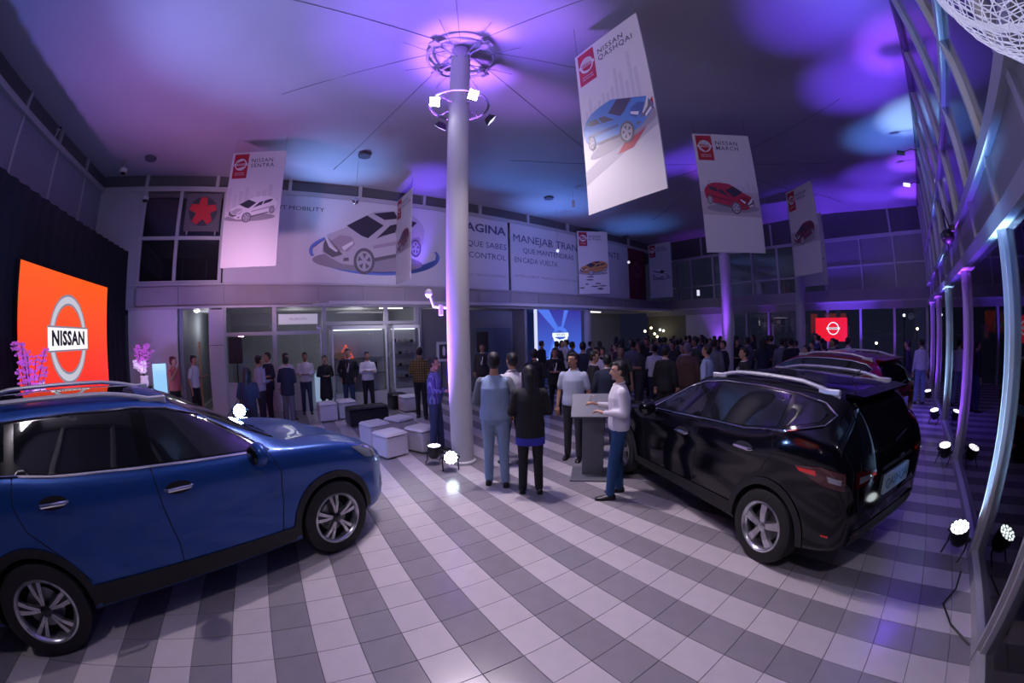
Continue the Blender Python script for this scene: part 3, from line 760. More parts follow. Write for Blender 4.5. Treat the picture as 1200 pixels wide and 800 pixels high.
# blue screen at the back
bs = thing('led_screen', 'blue glowing stage screen with a chrome ring emblem, behind the crowd', 'screen', (bx(8.95, -.05), 8.95, 0.6))
e = UXB
W = 2.5
vs = [e * a + UZ * z + e.cross(UZ) * q for q in (-.05, 0) for a in (0, W) for z in (0, 2.3)]
MB().add(vs, [(0, 1, 3, 2), (4, 6, 7, 5), (0, 4, 5, 1), (2, 3, 7, 6), (0, 2, 6, 4), (1, 5, 7, 3)]).build('lit_panel', screen_mat('screen_blue', (0.035, 0.03, 0.30), (0.06, 0.16, 0.75), 1.0, 0, 2.3), bs)
m_beam = mat('screen_beam', (0, 0, 0), .5, emit=(0.20, 0.42, 1.0), estr=1.0); m_chrome_s = mat('screen_chrome', (0, 0, 0), .5, emit=(0.75, 0.85, 1.0), estr=1.2)
m_beam2 = mat('screen_beam_soft', (0, 0, 0), .5, emit=(0.08, 0.18, 0.80), estr=1.0)
for p in ([(.35, 0), (.95, 0), (1.05, .95), (.85, 1.1)], [(1.7, 0), (2.2, 0), (1.55, 1.15), (1.4, 1.0)], [(.05, 2.29), (.65, 2.29), (1.2, 1.5), (1.05, 1.4)], [(1.5, 2.29), (1.75, 2.29), (1.4, 1.5), (1.3, 1.5)]): flat('printed_beam', p, m_beam2, bs, (0, 0, 0), e, UZ)
for p in ([(.45, 0), (.62, 0), (.98, .9), (.90, .95)], [(1.9, .1), (2.0, .1), (1.5, 1.05), (1.47, 1.0)]): flat('printed_beam', p, m_beam, bs, (0, 0, 0), e, UZ, .001)
flat('emblem_ring', arc_band(1.27, 1.25, .42, .36, .09, PI, 2 * PI, 24), m_chrome_s, bs, (0, 0, 0), e, UZ, .002)
flat('emblem_ring', arc_band(1.27, 1.25, .42, .36, .06, 0.1, PI - .1, 24), m_beam2, bs, (0, 0, 0), e, UZ, .002)
flat('emblem_bar', [(.82, 1.2), (1.72, 1.2), (1.72, 1.36), (.82, 1.36)], m_chrome_s, bs, (0, 0, 0), e, UZ, .003)
text('emblem_word', 'NISSAN', .15, m_silk, bs, e * 1.27 + UZ * 1.28 + e.cross(UZ) * .006, e, UZ, 'CENTER', .0005)
MB().add([e * a + UZ * z + e.cross(UZ) * q for q in (-.05, .05) for a in (-.08, 0) for z in (-.6, 2.3)], [(0, 1, 3, 2), (4, 6, 7, 5), (0, 4, 5, 1), (2, 3, 7, 6), (0, 2, 6, 4), (1, 5, 7, 3)]).build('lit_edge', mat('edge_light', (0, 0, 0), .5, emit=(.7, .75, 1), estr=.9), bs)
# small red screen on the far side
rs = thing('led_screen', 'small red screen with a ring emblem on the far side, over the red car roof', 'screen', (-2.5, FY - .12, 1.45))
MB().b2(-1.42, 0, 0, .05, 0, .95).build('lit_panel', mat('screen_far_red', (0, 0, 0), .5, emit=(0.85, 0.01, 0.03), estr=.9), rs)
emblem(rs, (0, -.001, 0), Vector((1, 0, 0)), UZ, -.62, .52, .26, m_silw, m_silk, .002)
# red star sign in the upper window
sg = thing('emblem_sign', 'square grey sign with a red star disc in the upper dark window', 'sign', (bx(-2.5, -.02), -2.55, 4.86))
O = (0.02, 0, 0)
MB().add([UXB * a + UZ * z + UXB.cross(UZ) * q for q in (0, .04) for a in (-.52, .52) for z in (.10, 1.18)], [(0, 1, 3, 2), (4, 6, 7, 5), (0, 4, 5, 1), (2, 3, 7, 6), (0, 2, 6, 4), (1, 5, 7, 3)]).build('board', mat('sign_grey', (0.14, 0.13, 0.16), .6), sg)
n_ = UXB.cross(UZ)
flat('disc', ell(0, .66, .42, .42, 36), m_ink, sg, n_ * .042, UXB, UZ)
star = []
for k in range(10):
    a = PI / 2 + PI * k / 5; r_ = .41 if k % 2 == 0 else .22
    star += [(math.cos(a - (.22 if k % 2 == 0 else .1)) * r_, .66 + math.sin(a - (.22 if k % 2 == 0 else .1)) * r_), (math.cos(a + (.22 if k % 2 == 0 else .1)) * r_, .66 + math.sin(a + (.22 if k % 2 == 0 else .1)) * r_)]
flat('red_star', star, mat('sign_red', (0.30, 0.015, 0.035), .5, emit=(0.20, 0.004, 0.012), estr=.5), sg, n_ * .042, UXB, UZ, .001)
for a in (-.42, .42): MB().cyl(UXB * a + n_ * .02, UXB * a + n_ * .02 + UZ * .12, .02).build('foot', m_frame, sg)

# ------------------------------------------------------------------ cars
def paint(name, col, metal=0.5, rough=0.32, coat=.6):
    m = mat(name, col, rough, metal=metal, coat=coat)
    nt = m.node_tree; b = nt.nodes['Principled BSDF']
    b.inputs['Coat Roughness'].default_value = 0.03
    return m
m_tyre = mat('tyre_rubber', (0.012, 0.012, 0.013), 0.75, bump=.2, bscale=40)
m_alloy = mat('alloy_silver', (0.55, 0.55, 0.58), 0.25, metal=0.9)
m_alloyd = mat('alloy_black', (0.015, 0.016, 0.02), 0.3, metal=0.5, coat=.5)
m_clad = mat('black_cladding', (0.010, 0.010, 0.012), 0.6)
m_chrome = mat('chrome', (0.80, 0.80, 0.84), 0.12, metal=1.0)
m_rail = mat('satin_rail', (0.62, 0.62, 0.66), 0.38, metal=0.6)
m_tint = mat('tinted_window', (0.006, 0.007, 0.010), 0.03, coat=0.0, spec=0.9)
m_gap = mat('panel_gap', (0.003, 0.003, 0.004), 0.8)
m_lampc = mat('clear_lamp', (0.35, 0.38, 0.42), 0.08, metal=0.6, coat=1)
m_lampr = mat('red_lamp', (0.07, 0.002, 0.003), 0.10, coat=1)
m_lampr2 = mat('red_lamp_lens', (0.42, 0.008, 0.008), 0.15, coat=1, emit=(0.6, 0.01, 0.006), estr=0.15)
m_gloss = mat('gloss_black_trim', (0.004, 0.004, 0.005), 0.12)
m_brake = mat('brake_disc', (0.25, 0.25, 0.26), 0.4, metal=.8)
m_plate = mat('plate_blue_grey', (0.30, 0.42, 0.50), 0.5); m_platek = mat('plate_ink', (0.05, 0.14, 0.22), 0.5)

def interp(tab, x):
    xs = [t[0] for t in tab]; ys = [t[1] for t in tab]
    if x <= xs[0]: return ys[0]
    if x >= xs[-1]: return ys[-1]
    k = max(i for i in range(len(xs) - 1) if xs[i] <= x)
    h = xs[k + 1] - xs[k]; t = (x - xs[k]) / h
    def slope(i):
        if i == 0: return (ys[1] - ys[0]) / (xs[1] - xs[0])
        if i == len(xs) - 1: return (ys[-1] - ys[-2]) / (xs[-1] - xs[-2])
        a = (ys[i] - ys[i - 1]) / (xs[i] - xs[i - 1]); b = (ys[i + 1] - ys[i]) / (xs[i + 1] - xs[i])
        return 0 if a * b <= 0 else 2 * a * b / (a + b)
    m0, m1 = slope(k) * h, slope(k + 1) * h
    return (2 * t ** 3 - 3 * t ** 2 + 1) * ys[k] + (t ** 3 - 2 * t ** 2 + t) * m0 + (-2 * t ** 3 + 3 * t ** 2) * ys[k + 1] + (t ** 3 - t ** 2) * m1
def catmull(p, n=4):
    out = []
    for i in range(len(p) - 1):
        a, b, c, d = p[max(i - 1, 0)], p[i], p[i + 1], p[min(i + 2, len(p) - 1)]
        for k in range(n):
            t = k / n
            out.append(tuple(.5 * (2 * b[j] + (c[j] - a[j]) * t * .8 + (2 * a[j] * .8 - b[j] * (2 * .8 + .4 * 1.0 + .6) + c[j] * (.4 * 1 + 1.6 + 0) - d[j] * .8 + 0) * 0) if False else b[j] + (c[j] - b[j]) * t for j in range(2)))
    out.append(p[-1]); return out
def smooth_poly(p, n=4, it=2):
    """subdivide a polyline and relax it a little, keeping the ends"""
    q = catmull(p, n)
    for _ in range(it):
        q = [q[0]] + [tuple(.25 * q[i - 1][j] + .5 * q[i][j] + .25 * q[i + 1][j] for j in range(2)) for i in range(1, len(q) - 1)] + [q[-1]]
    return q
SPECS = {
 'large': dict(wb=2.70, front=3.63, rear=-1.01, R=.36,
  w=[(-1.01, .60), (-.97, .74), (-.85, .84), (-.5, .895), (0, .915), (1.3, .905), (2.7, .915), (3.0, .89), (3.25, .83), (3.45, .71), (3.58, .56), (3.63, .42)],
  zu=[(-1.01, .45), (-.9, .32), (-.5, .25), (0, .22), (3.0, .22), (3.4, .24), (3.63, .34)],
  zb=[(-1.01, .92), (-.93, 1.10), (-.7, 1.26), (0, 1.27), (.33, 1.235), (1.1, 1.185), (2.1, 1.135), (2.3, 1.12), (2.7, 1.08), (3.0, 1.02), (3.25, .93), (3.45, .83), (3.58, .73), (3.63, .64)],
  zt=[(-1.01, .98), (-.97, 1.14), (-.88, 1.32), (-.74, 1.52), (-.60, 1.625), (-.3, 1.655), (.5, 1.675), (1.0, 1.665), (1.35, 1.62), (1.7, 1.48), (2.05, 1.31), (2.3, 1.185), (2.42, 1.145), (2.7, 1.12), (3.0, 1.065), (3.3, .96), (3.5, .85), (3.6, .74), (3.63, .66)],
  yt=[(-1.01, .45), (-.6, .57), (0, .62), (1.0, .62), (1.5, .62), (2.0, .67), (2.3, .70), (2.6, .66), (3.0, .60), (3.4, .46), (3.63, .22)]),
 'compact': dict(wb=2.646, front=3.50, rear=-.86, R=.345,
  w=[(-.86, .62), (-.82, .76), (-.70, .85), (-.4, .895), (0, .91), (1.3, .90), (2.646, .905), (2.95, .875), (3.2, .80), (3.38, .68), (3.47, .52), (3.50, .40)],
  zu=[(-.86, .42), (-.75, .32), (-.4, .25), (0, .22), (3.0, .22), (3.3, .24), (3.50, .34)],
  zb=[(-.86, .90), (-.80, 1.05), (-.62, 1.22), (-.2, 1.27), (.2, 1.17), (.45, 1.135), (.8, 1.12), (1.6, 1.09), (2.1, 1.06), (2.3, 1.04), (2.646, 1.0), (3.0, .93), (3.2, .86), (3.38, .78), (3.5, .62)],
  zt=[(-.86, .96), (-.82, 1.08), (-.74, 1.25), (-.62, 1.43), (-.50, 1.525), (-.2, 1.56), (.5, 1.585), (.9, 1.575), (1.25, 1.53), (1.6, 1.40), (1.95, 1.23), (2.2, 1.11), (2.32, 1.07), (2.6, 1.04), (2.95, .98), (3.2, .89), (3.4, .78), (3.5, .65)],
  yt=[(-.86, .45), (-.5, .55), (0, .60), (1.0, .60), (1.4, .60), (1.9, .65), (2.2, .68), (2.5, .64), (2.9, .58), (3.3, .44), (3.5, .2)])}
for k_ in ('w', 'zu', 'zb', 'zt', 'yt'):
    SPECS['compact'][k_] = [(x * .92 if x < 0 else x, v) for x, v in SPECS['compact'][k_]]
SPECS['compact']['rear'] *= .92
def car_body(sp):
    a, b = sp['rear'], sp['front']
    xs = [a + (b - a) * (.5 - .5 * math.cos(PI * k / 96)) * 1.0 for k in range(97)]
    xs = sorted(set(round(x, 4) for x in xs + [a + (b - a) * k / 80 for k in range(81)]))
    xs = [xs[0]] + [x for i, x in enumerate(xs[1:-1], 1) if x - xs[i - 1] > .004] + [xs[-1]]
    rings = []
    for x in xs:
        w, zu, zb, zt = (interp(sp[k], x) for k in ('w', 'zu', 'zb', 'zt')); yt = min(interp(sp['yt'], x), w - .13)
        zw = zb + max(.6 * (zt - zb), (zt - zb) - .10); hh = zb - zu
        p = [(0, zu), (w * .8, zu), (w - .035, zu + .05), (w - .02, zu + .20 * hh), (w - .012, zu + .42 * hh), (w - .022, zu + .62 * hh), (w, zu + .80 * hh), (w - .025, zb - .05 * hh), (w - .065, zb),
             (yt + .025, zw), (yt - .03, zw + .55 * (zt - zw)), (yt * .55, zt - .012), (0, zt)]
        h = smooth_poly(p, 4, 2)
        ring = [Vector((x, y, z)) for y, z in h] + [Vector((x, -y, z)) for y, z in h[-2:0:-1]]
        rings.append(ring)
    return MB().loft(rings, True)
def make_car(name, label, spec, pt, loc, rz, spokes='double', lights='', word='', group=None, cutaway=False):
    sp = SPECS[spec]; wb, R = sp['wb'], sp['R']
    t = thing(name, label, 'car', loc, rz, group)
    mb = car_body(sp)
    body = mb.build('body', pt, t, smooth=True, sharp=180)
    # wheel housings cut out of the body
    cb = MB()
    for x in (0, wb):
        for s in (-1, 1): cb.cyl((x, s * .60, R + .01), (x, s * 1.2, R + .01), R + .045, n=40)
    cut = cb.build('cutter', m_clad, t)
    md = body.modifiers.new('b', 'BOOLEAN'); md.operation = 'DIFFERENCE'; md.object = cut; md.solver = 'EXACT'; md.material_mode = 'TRANSFER'
    dg = bpy.context.evaluated_depsgraph_get()
    me = bpy.data.meshes.new_from_object(body.evaluated_get(dg)); body.modifiers.clear(); body.data = me; me.name = 'body'
    bpy.data.objects.remove(cut)
    me.polygons.foreach_set('use_smooth', [True] * len(me.polygons)); me.set_sharp_from_angle(angle=math.radians(38))
    bvh = BVHTree.FromPolygons([tuple(v) for v in mb.v], mb.f)
    def hit(mode, u, v):
        if mode == 'L': o, d = Vector((u, 3, v)), Vector((0, -1, 0))
        elif mode == 'R': o, d = Vector((u, -3, v)), Vector((0, 1, 0))
        elif mode == 'B': o, d = Vector((-4, u, v)), Vector((1, 0, 0))
        elif mode == 'F': o, d = Vector((6, u, v)), Vector((-1, 0, 0))
        else: o, d = Vector((u, v, 4)), Vector((0, 0, -1))
        h = bvh.ray_cast(o, d)
        if h[0] is None: return None, None
        n = h[1]
        if n.dot(d) > 0: n = -n
        return h[0], n
    def patch(nm, mode, poly, m, off=.004, parent=None, step=.04, **kw):
        bm = bmesh.new(); vv = [bm.verts.new((p[0], p[1], 0)) for p in poly]; bm.faces.new(vv)
        us = [p[0] for p in poly]; vs_ = [p[1] for p in poly]
        for ax, lo, hi in ((0, min(us), max(us)), (1, min(vs_), max(vs_))):
            q = lo + step
            while q < hi:
                pl = [0, 0, 0]; pl[ax] = q; nn = [0, 0, 0]; nn[ax] = 1
                bmesh.ops.bisect_plane(bm, geom=bm.verts[:] + bm.edges[:] + bm.faces[:], plane_co=pl, plane_no=nn); q += step
        bmesh.ops.triangulate(bm, faces=[f for f in bm.faces if len(f.verts) > 4])
        bad = []
        for v in bm.verts:
            h, n = hit(mode, v.co.x, v.co.y)
            if h is None: bad.append(v)
            else: v.co = h + n * off
        if bad: bmesh.ops.delete(bm, geom=bad, context='VERTS')
        bmesh.ops.recalc_face_normals(bm, faces=bm.faces)
        me = bpy.data.meshes.new(nm); bm.to_mesh(me); bm.free(); me.materials.append(m)
        me.polygons.foreach_set('use_smooth', [True] * len(me.polygons))
        return link(nm, me, parent or t, **kw)
    def line(nm, mode, pts, r, m, off=0.0, parent=None, dens=.04, closed=False):
        P_ = []
        if closed: pts = pts + [pts[0]]
        for i in range(len(pts) - 1):
            a, b = Vector(pts[i]), Vector(pts[i + 1]); k = max(1, int((b - a).length / dens))
            for j in range(k):
                q = a.lerp(b, j / k); h, n = hit(mode, q.x, q.y)
                if h is not None: P_.append(h + n * off)
        h, n = hit(mode, *pts[-1])
        if h is not None: P_.append(h + n * off)
        if len(P_) < 2: return None
        return MB().tube(P_, r, 6).build(nm, m, parent or t, smooth=True)
    big = spec == 'large'
    for S, s in (('L', 1), ('R', -1)):
        if big:
            fr = [(1.19, 1.205), (2.06, 1.155), (1.93, 1.26), (1.62, 1.44), (1.36, 1.525), (1.17, 1.55)]
            re = [(.22, 1.265), (.40, 1.245), (1.07, 1.21), (1.06, 1.555), (.6, 1.56), (.14, 1.55), (.12, 1.34)]
            qu = [(.04, 1.35), (.06, 1.545), (-.3, 1.52), (-.66, 1.44), (-.62, 1.37), (-.3, 1.31)]
            dlo = [(.14, 1.26), (.38, 1.23), (1.1, 1.19), (2.14, 1.135), (1.95, 1.27), (1.64, 1.455), (1.36, 1.54), (1.1, 1.57), (.5, 1.575), (-.2, 1.55), (-.7, 1.46), (-.74, 1.38), (-.35, 1.29)]
        else:
            fr = [(1.06, 1.135), (1.92, 1.085), (1.72, 1.22), (1.45, 1.36), (1.2, 1.44), (1.03, 1.47)]
            re = [(.0, 1.225), (.40, 1.16), (.95, 1.14), (.94, 1.475), (.5, 1.48), (.02, 1.46)]
            qu = [(-.06, 1.24), (-.05, 1.455), (-.30, 1.42), (-.40, 1.36), (-.36, 1.31)]
            dlo = [(-.42, 1.29), (-.1, 1.215), (.40, 1.14), (.9, 1.12), (1.98, 1.065), (1.74, 1.23), (1.46, 1.375), (1.2, 1.455), (.9, 1.49), (.4, 1.495), (-.05, 1.475), (-.33, 1.43), (-.47, 1.36)]
        patch('window_surround', S, dlo, m_gloss, .002)
        patch('front_side_window', S, fr, m_tint, .005)
        patch('rear_side_window', S, re, m_tint, .005)
        patch('quarter_window', S, qu, m_tint, .005)
        line('window_trim', S, dlo, .009, m_chrome, .004, closed=True)
        # cladding over the wheels and along the sill
        for x in (0, wb):
            r0, r1 = R + .040, R + .105
            arc = [(x + math.cos(a) * r1, R + math.sin(a) * r1) for a in [PI * k / 20 - .25 + .5 * (k / 20) for k in range(21)]]
            inn = [(x + math.cos(a) * r0, R + math.sin(a) * r0) for a in [PI * k / 20 - .25 + .5 * (k / 20) for k in range(21)]][::-1]
            for k in range(20):
                pass
            patch('arch_cladding', S, arc + inn, m_clad, .010, step=.09)
        patch('sill_cladding', S, [(R + .10, .30), (wb - R - .10, .30), (wb - R - .10, .43 if big else .40), (R + .10, .47 if big else .44)], m_clad, .010, step=.1)
        # doors: gaps, handles
        if big:
            gaps = [[(1.14, 1.19), (1.17, .9), (1.22, .6), (1.21, .42)], [(.09, 1.27), (.05, 1.1), (.10, .92), (.30, .72), (.46, .50)], [(2.12, 1.14), (2.20, .95), (2.18, .7), (2.12, .42)]]
            hs = [(1.22, 1.02), (.26, 1.08)]
        else:
            gaps = [[(1.0, 1.13), (1.02, .85), (1.05, .6), (1.05, .40)], [(.02, 1.21), (-.02, 1.05), (.1, .85), (.3, .70), (.44, .48)], [(1.98, 1.07), (2.08, .9), (2.08, .65), (2.02, .40)]]
            hs = [(1.16, .94), (.22, 1.0)]
        for g_ in gaps: line('door_gap', S, g_, .0045, m_gap, -.001)
        for hx, hz in hs:
            patch('handle_recess', S, ell(hx + .10, hz, .11, .045, 16), m_gap if big else m_blackp, .002)
            h0, n0 = hit(S, hx + .10, hz)
            hd = MB().tube([h0 + Vector((-.115, s * .008, 0)), h0 + Vector((-.09, s * .038, 0)), h0 + Vector((.09, s * .036, 0)), h0 + Vector((.115, s * .008, 0))], [.010, .014, .014, .010], 8)
            hd.build('door_handle', m_chrome, t, smooth=True)
        # roof rail
        zr = interp(sp['zt'], .5); yr = .555 if big else .54
        x0, x1 = (-.62, 1.38) if big else (-.42, 1.18)
        pts = []
        for k in range(17):
            x = x0 + (x1 - x0) * k / 16; h, n = hit('T', x, s * yr); lift = .045 * min(1, 4 * min(k, 16 - k) / 16) + .004
            pts.append(h + Vector((0, 0, lift)))
        MB().tube(pts, [.012] + [.019] * 15 + [.012], 8).build('roof_rail', m_rail, t, smooth=True)
        for xa in (x0 + .06, x1 - .16):
            h, n = hit('T', xa + .05, s * yr); MB().box(h + Vector((0, 0, .015)), (.22, .035, .05), bevel=.01).build('rail_foot', m_rail, t)
        # mirror
        mx, mz = (1.98, 1.15) if big else (1.86, 1.09)
        h, n = hit(S, mx, mz - .03)
        mr = MB().sphere(h + Vector((.0, s * .13, .04)), (.075, .115, .095), 16, 10).build('mirror', pt, t, smooth=True)
        MB().tube([h + Vector((0, -s * .01, -.02)), h + Vector((0, s * .10, -.01))], .022, 8).build('mirror_arm', m_blackp, mr)
        MB().sphere(h + Vector((-.055, s * .13, .04)), (.03, .095, .075), 12, 8).build('mirror_glass', m_tint, mr, smooth=True)
        # lamps on the flanks
        if big:
            patch('headlight', S, [(2.98, .99), (3.2, .95), (3.36, .87), (3.34, .80), (3.15, .84)], m_lampc, .005)
            patch('tail_lamp', S, [(-.45, 1.10), (-.75, 1.14), (-.90, 1.08), (-.88, .98), (-.6, 1.0)], m_lampr, .005)
        else:
            patch('headlight', S, [(2.92, .90), (3.12, .87), (3.24, .80), (3.2, .74), (3.0, .80)], m_lampc, .005)
            patch('tail_lamp', S, [(-.26, .985), (-.50, 1.02), (-.70, 1.0), (-.71, .87), (-.53, .88), (-.30, .95)], m_lampr, .005)
            patch('lamp_strip', S, [(-.28, .975), (-.46, .985), (-.47, .945), (-.31, .950)], m_lampr2, .008)
            patch('lamp_cluster', S, [(-.56, .965), (-.68, .955), (-.68, .915), (-.58, .92)], m_lampc, .008)
            patch('side_reflector', S, [(-.60, .50), (-.66, .50), (-.66, .485), (-.60, .485)], m_lampr2, .004)
        # wheels
        for x in (0, wb):
            wy = s * (.80 if big else .79)
            wh = MB().lathe([(R - .125, -.105), (R - .05, -.112), (R - .012, -.10), (R, -.06), (R, .06), (R - .012, .10), (R - .05, .112), (R - .125, .105)], 48, 'Y', caps=False)
            wo = wh.build('wheel', m_tyre, t, smooth=True, loc=(x, wy, R), rz=0 if s > 0 else PI)
            rr = R - .122
            MB().lathe([(rr, -.09), (rr + .006, .095), (rr + .012, .108), (rr - .004, .112), (rr - .018, .10), (rr - .03, .04), (rr - .03, -.09)], 48, 'Y', caps=False).build('rim', m_alloy, wo, smooth=True)
            MB().lathe([(rr * .99, -.02), (rr * .99, .0), (.05, .01), (0.001, .01)], 32, 'Y').build('rim_back', m_gap, wo)
            MB().lathe([(.15, .012), (.15, .022), (.06, .024), (.001, .024)], 32, 'Y').build('brake_disc', m_brake, wo)
            MB().lathe([(.045, .03), (.045, .092), (.030, .102), (.001, .104)], 20, 'Y').build('hub_cap', m_alloyd if spokes == 'double' else m_alloy, wo, smooth=True)
            for k in range(5):
                a = 2 * PI * k / 5 + .3
                for q in ((-.17, .17) if spokes == 'double' else (0,)):
                    d1 = Vector((math.cos(a + q * 1.0), 0, math.sin(a + q * 1.0))); d0 = Vector((math.cos(a + q * .35), 0, math.sin(a + q * .35)))
                    tn = Vector((-math.sin(a), 0, math.cos(a)))
                    w0, w1 = (.012, .023) if spokes == 'double' else (.030, .046)
                    p0, p1 = d0 * .04, d1 * (rr - .01)
                    rings = []
                    for f in (0, .5, 1):
                        c = p0.lerp(p1, f); ww = w0 + (w1 - w0) * f; yo = .088 + .012 * math.sin(PI * f)
                        rings.append([c - tn * ww + Vector((0, yo - .03, 0)), c - tn * ww * .8 + Vector((0, yo, 0)), c + tn * ww * .8 + Vector((0, yo, 0)), c + tn * ww + Vector((0, yo - .03, 0))])
                    MB().loft(rings, True).build('spoke', m_alloy, wo)
                if spokes == 'double':
                    c0 = Vector((math.cos(a), 0, math.sin(a)))
                    MB().loft([[c0 * .05 - tn * .012 + Vector((0, .06, 0)), c0 * .05 - tn * .012 + Vector((0, .082, 0)), c0 * .05 + tn * .012 + Vector((0, .082, 0)), c0 * .05 + tn * .012 + Vector((0, .06, 0))],
                               [c0 * (rr - .015) - tn * .028 + Vector((0, .06, 0)), c0 * (rr - .015) - tn * .028 + Vector((0, .082, 0)), c0 * (rr - .015) + tn * .028 + Vector((0, .082, 0)), c0 * (rr - .015) + tn * .028 + Vector((0, .06, 0))]], True).build('spoke_web', m_alloyd, wo)
    # glass front and back
    if big:
        patch('windshield', 'T', [(1.42, -.53), (1.9, -.60), (2.28, -.66), (2.36, -.3), (2.37, 0), (2.36, .3), (2.28, .66), (1.9, .60), (1.42, .53), (1.39, 0)], m_tint, .005, step=.08)
        patch('rear_window', 'B', [(-.60, 1.14), (.60, 1.14), (.50, 1.50), (-.50, 1.50)], m_tint, .005)
        patch('sunroof', 'T', [(-.1, -.40), (1.15, -.40), (1.15, .40), (-.1, .40)], m_tint, .004, step=.1)
        patch('bumper_cladding', 'F', [(-.6, .30), (.6, .30), (.62, .46), (-.62, .46)], m_clad, .006)
        patch('grille', 'F', [(-.30, .50), (.30, .50), (.38, .78), (-.38, .78)], m_blackp, .005)
        patch('grille_wing', 'F', [(-.42, .80), (-.34, .80), (-.20, .52), (.20, .52), (.34, .80), (.42, .80), (.26, .48), (-.26, .48)], m_chrome, .010)
        patch('hood_gap', 'T', [(2.45, .655), (3.2, .53), (3.2, .52), (2.45, .645)], m_gap, .002)
        patch('hood_gap', 'T', [(2.45, -.655), (3.2, -.53), (3.2, -.52), (2.45, -.645)], m_gap, .002)
        for s in (-1, 1):
            patch('fog_lamp', 'F', [(s * .60, .42), (s * .72, .44), (s * .70, .52), (s * .60, .50)], m_lampc, .006)
    else:
        patch('windshield', 'T', [(1.32, -.51), (1.8, -.58), (2.16, -.64), (2.24, -.3), (2.25, 0), (2.24, .3), (2.16, .64), (1.8, .58), (1.32, .51), (1.29, 0)], m_tint, .005, step=.08)
        patch('rear_window', 'B', [(-.62, 1.10), (-.3, 1.07), (.3, 1.07), (.62, 1.10), (.52, 1.44), (-.52, 1.44)], m_tint, .005)
        sp_ = []
        MB().add([Vector(p) for s_ in (-1, 1) for p in ((-.46, s_ * .53, 1.515), (-.46, s_ * .53, 1.48), (-.62, s_ * .49, 1.485), (-.62, s_ * .49, 1.500))], [(0, 1, 2, 3), (4, 7, 6, 5), (0, 3, 7, 4), (1, 5, 6, 2), (3, 2, 6, 7), (0, 4, 5, 1)]).build('roof_spoiler', pt, t)
        for s in (-1, 1):
            patch('tail_lamp', 'B', [(s * .42, .91), (s * .74, .88), (s * .74, 1.01), (s * .44, .97)], m_lampr, .006)
            patch('lamp_strip', 'B', [(s * .46, .935), (s * .52, .935), (s * .52, .955), (s * .46, .955)], m_lampr2, .009)
            patch('lamp_insert', 'B', [(s * .52, .925), (s * .70, .915), (s * .70, .965), (s * .54, .955)], m_lampc, .010)
            patch('reflector', 'B', [(s * .56, .475), (s * .68, .475), (s * .68, .495), (s * .56, .495)], m_lampr, .008)
        patch('rear_bumper_cladding', 'B', [(-.66, .36), (.66, .36), (.66, .52), (-.66, .52)], m_clad, .006)
        patch('skid_plate', 'B', [(-.3, .38), (.3, .38), (.34, .44), (-.34, .44)], m_alloyd, .010)
        patch('chrome_bar', 'B', [(-.34, .935), (.34, .935), (.34, .962), (-.34, .962)], m_blackp, .014)
        line('tailgate_gap', 'B', [(-.66, 1.06), (-.70, .86), (-.62, .64), (.62, .64), (.70, .86), (.66, 1.06)], .004, m_gap)
        MB().b2(-.820, -.795, -.27, .27, .72, .88).build('number_plate', m_plate, t)
        if word: text('plate_word', word, .115, m_platek, t, (-.8215, 0, .80), (0, -1, 0), (0, 0, 1), 'CENTER', .0006, .002)
        emblem(t, (-.81, 0, 1.0), Vector((0, -1, 0)), UZ, 0, 0, .055, m_chrome, m_ink, .02)
        MB().tube([(-.755, .02, 1.10), (-.73, -.30, 1.14)], .009, 6).build('rear_wiper', m_blackp, t)
        MB().tube([(-.22, 0, 1.565), (-.34, 0, 1.66)], .006, 6).build('antenna', m_blackp, t)
        for s in (-1, 1): 
            if True: MB().sphere((.35, s * .16, 1.60), (.07, .05, .02), 10, 6).build('roof_light_cover', m_blackp, t, smooth=True) if False else None
    # inner housings so that the cut-outs are closed behind
    return t
p_blue = paint('car_paint_blue', (0.012, 0.070, 0.30), .45, .34, .45)
p_black = paint('car_paint_black', (0.0025, 0.0025, 0.005), .0, .10, .0)
p_red = paint('car_paint_red', (0.22, 0.006, 0.012), .5, .3)
def place(a, b, off):
    """rear and front hub (outer faces) on the seen side -> origin under the rear axle centre"""
    a, b = Vector(a), Vector(b); e = (b - a).normalized(); n = Vector((e.y, -e.x))
    if n.dot(-a) < 0: n = -n
    o = a - n * off; return (o.x, o.y, 0), math.atan2(e.y, e.x)
l_, r_ = place((-2.23, -2.09), (-3.47, .30), .90)
make_car('sport_utility_vehicle', 'metallic blue sport utility vehicle at the left, nearest the camera', 'large', p_blue, l_, r_, 'double')
l_, r_ = place((-1.03, 3.12), (-3.505, 4.06), .90)
make_car('sport_utility_vehicle', 'glossy black crossover seen from behind, right of the lectern', 'compact', p_black, l_, r_, 'single', word='QASHQAI')
make_car('sport_utility_vehicle', 'dark red crossover parked beyond the black one', 'compact', p_red, (-.745, 7.70, 0), math.atan2(.354, -.935), 'single')

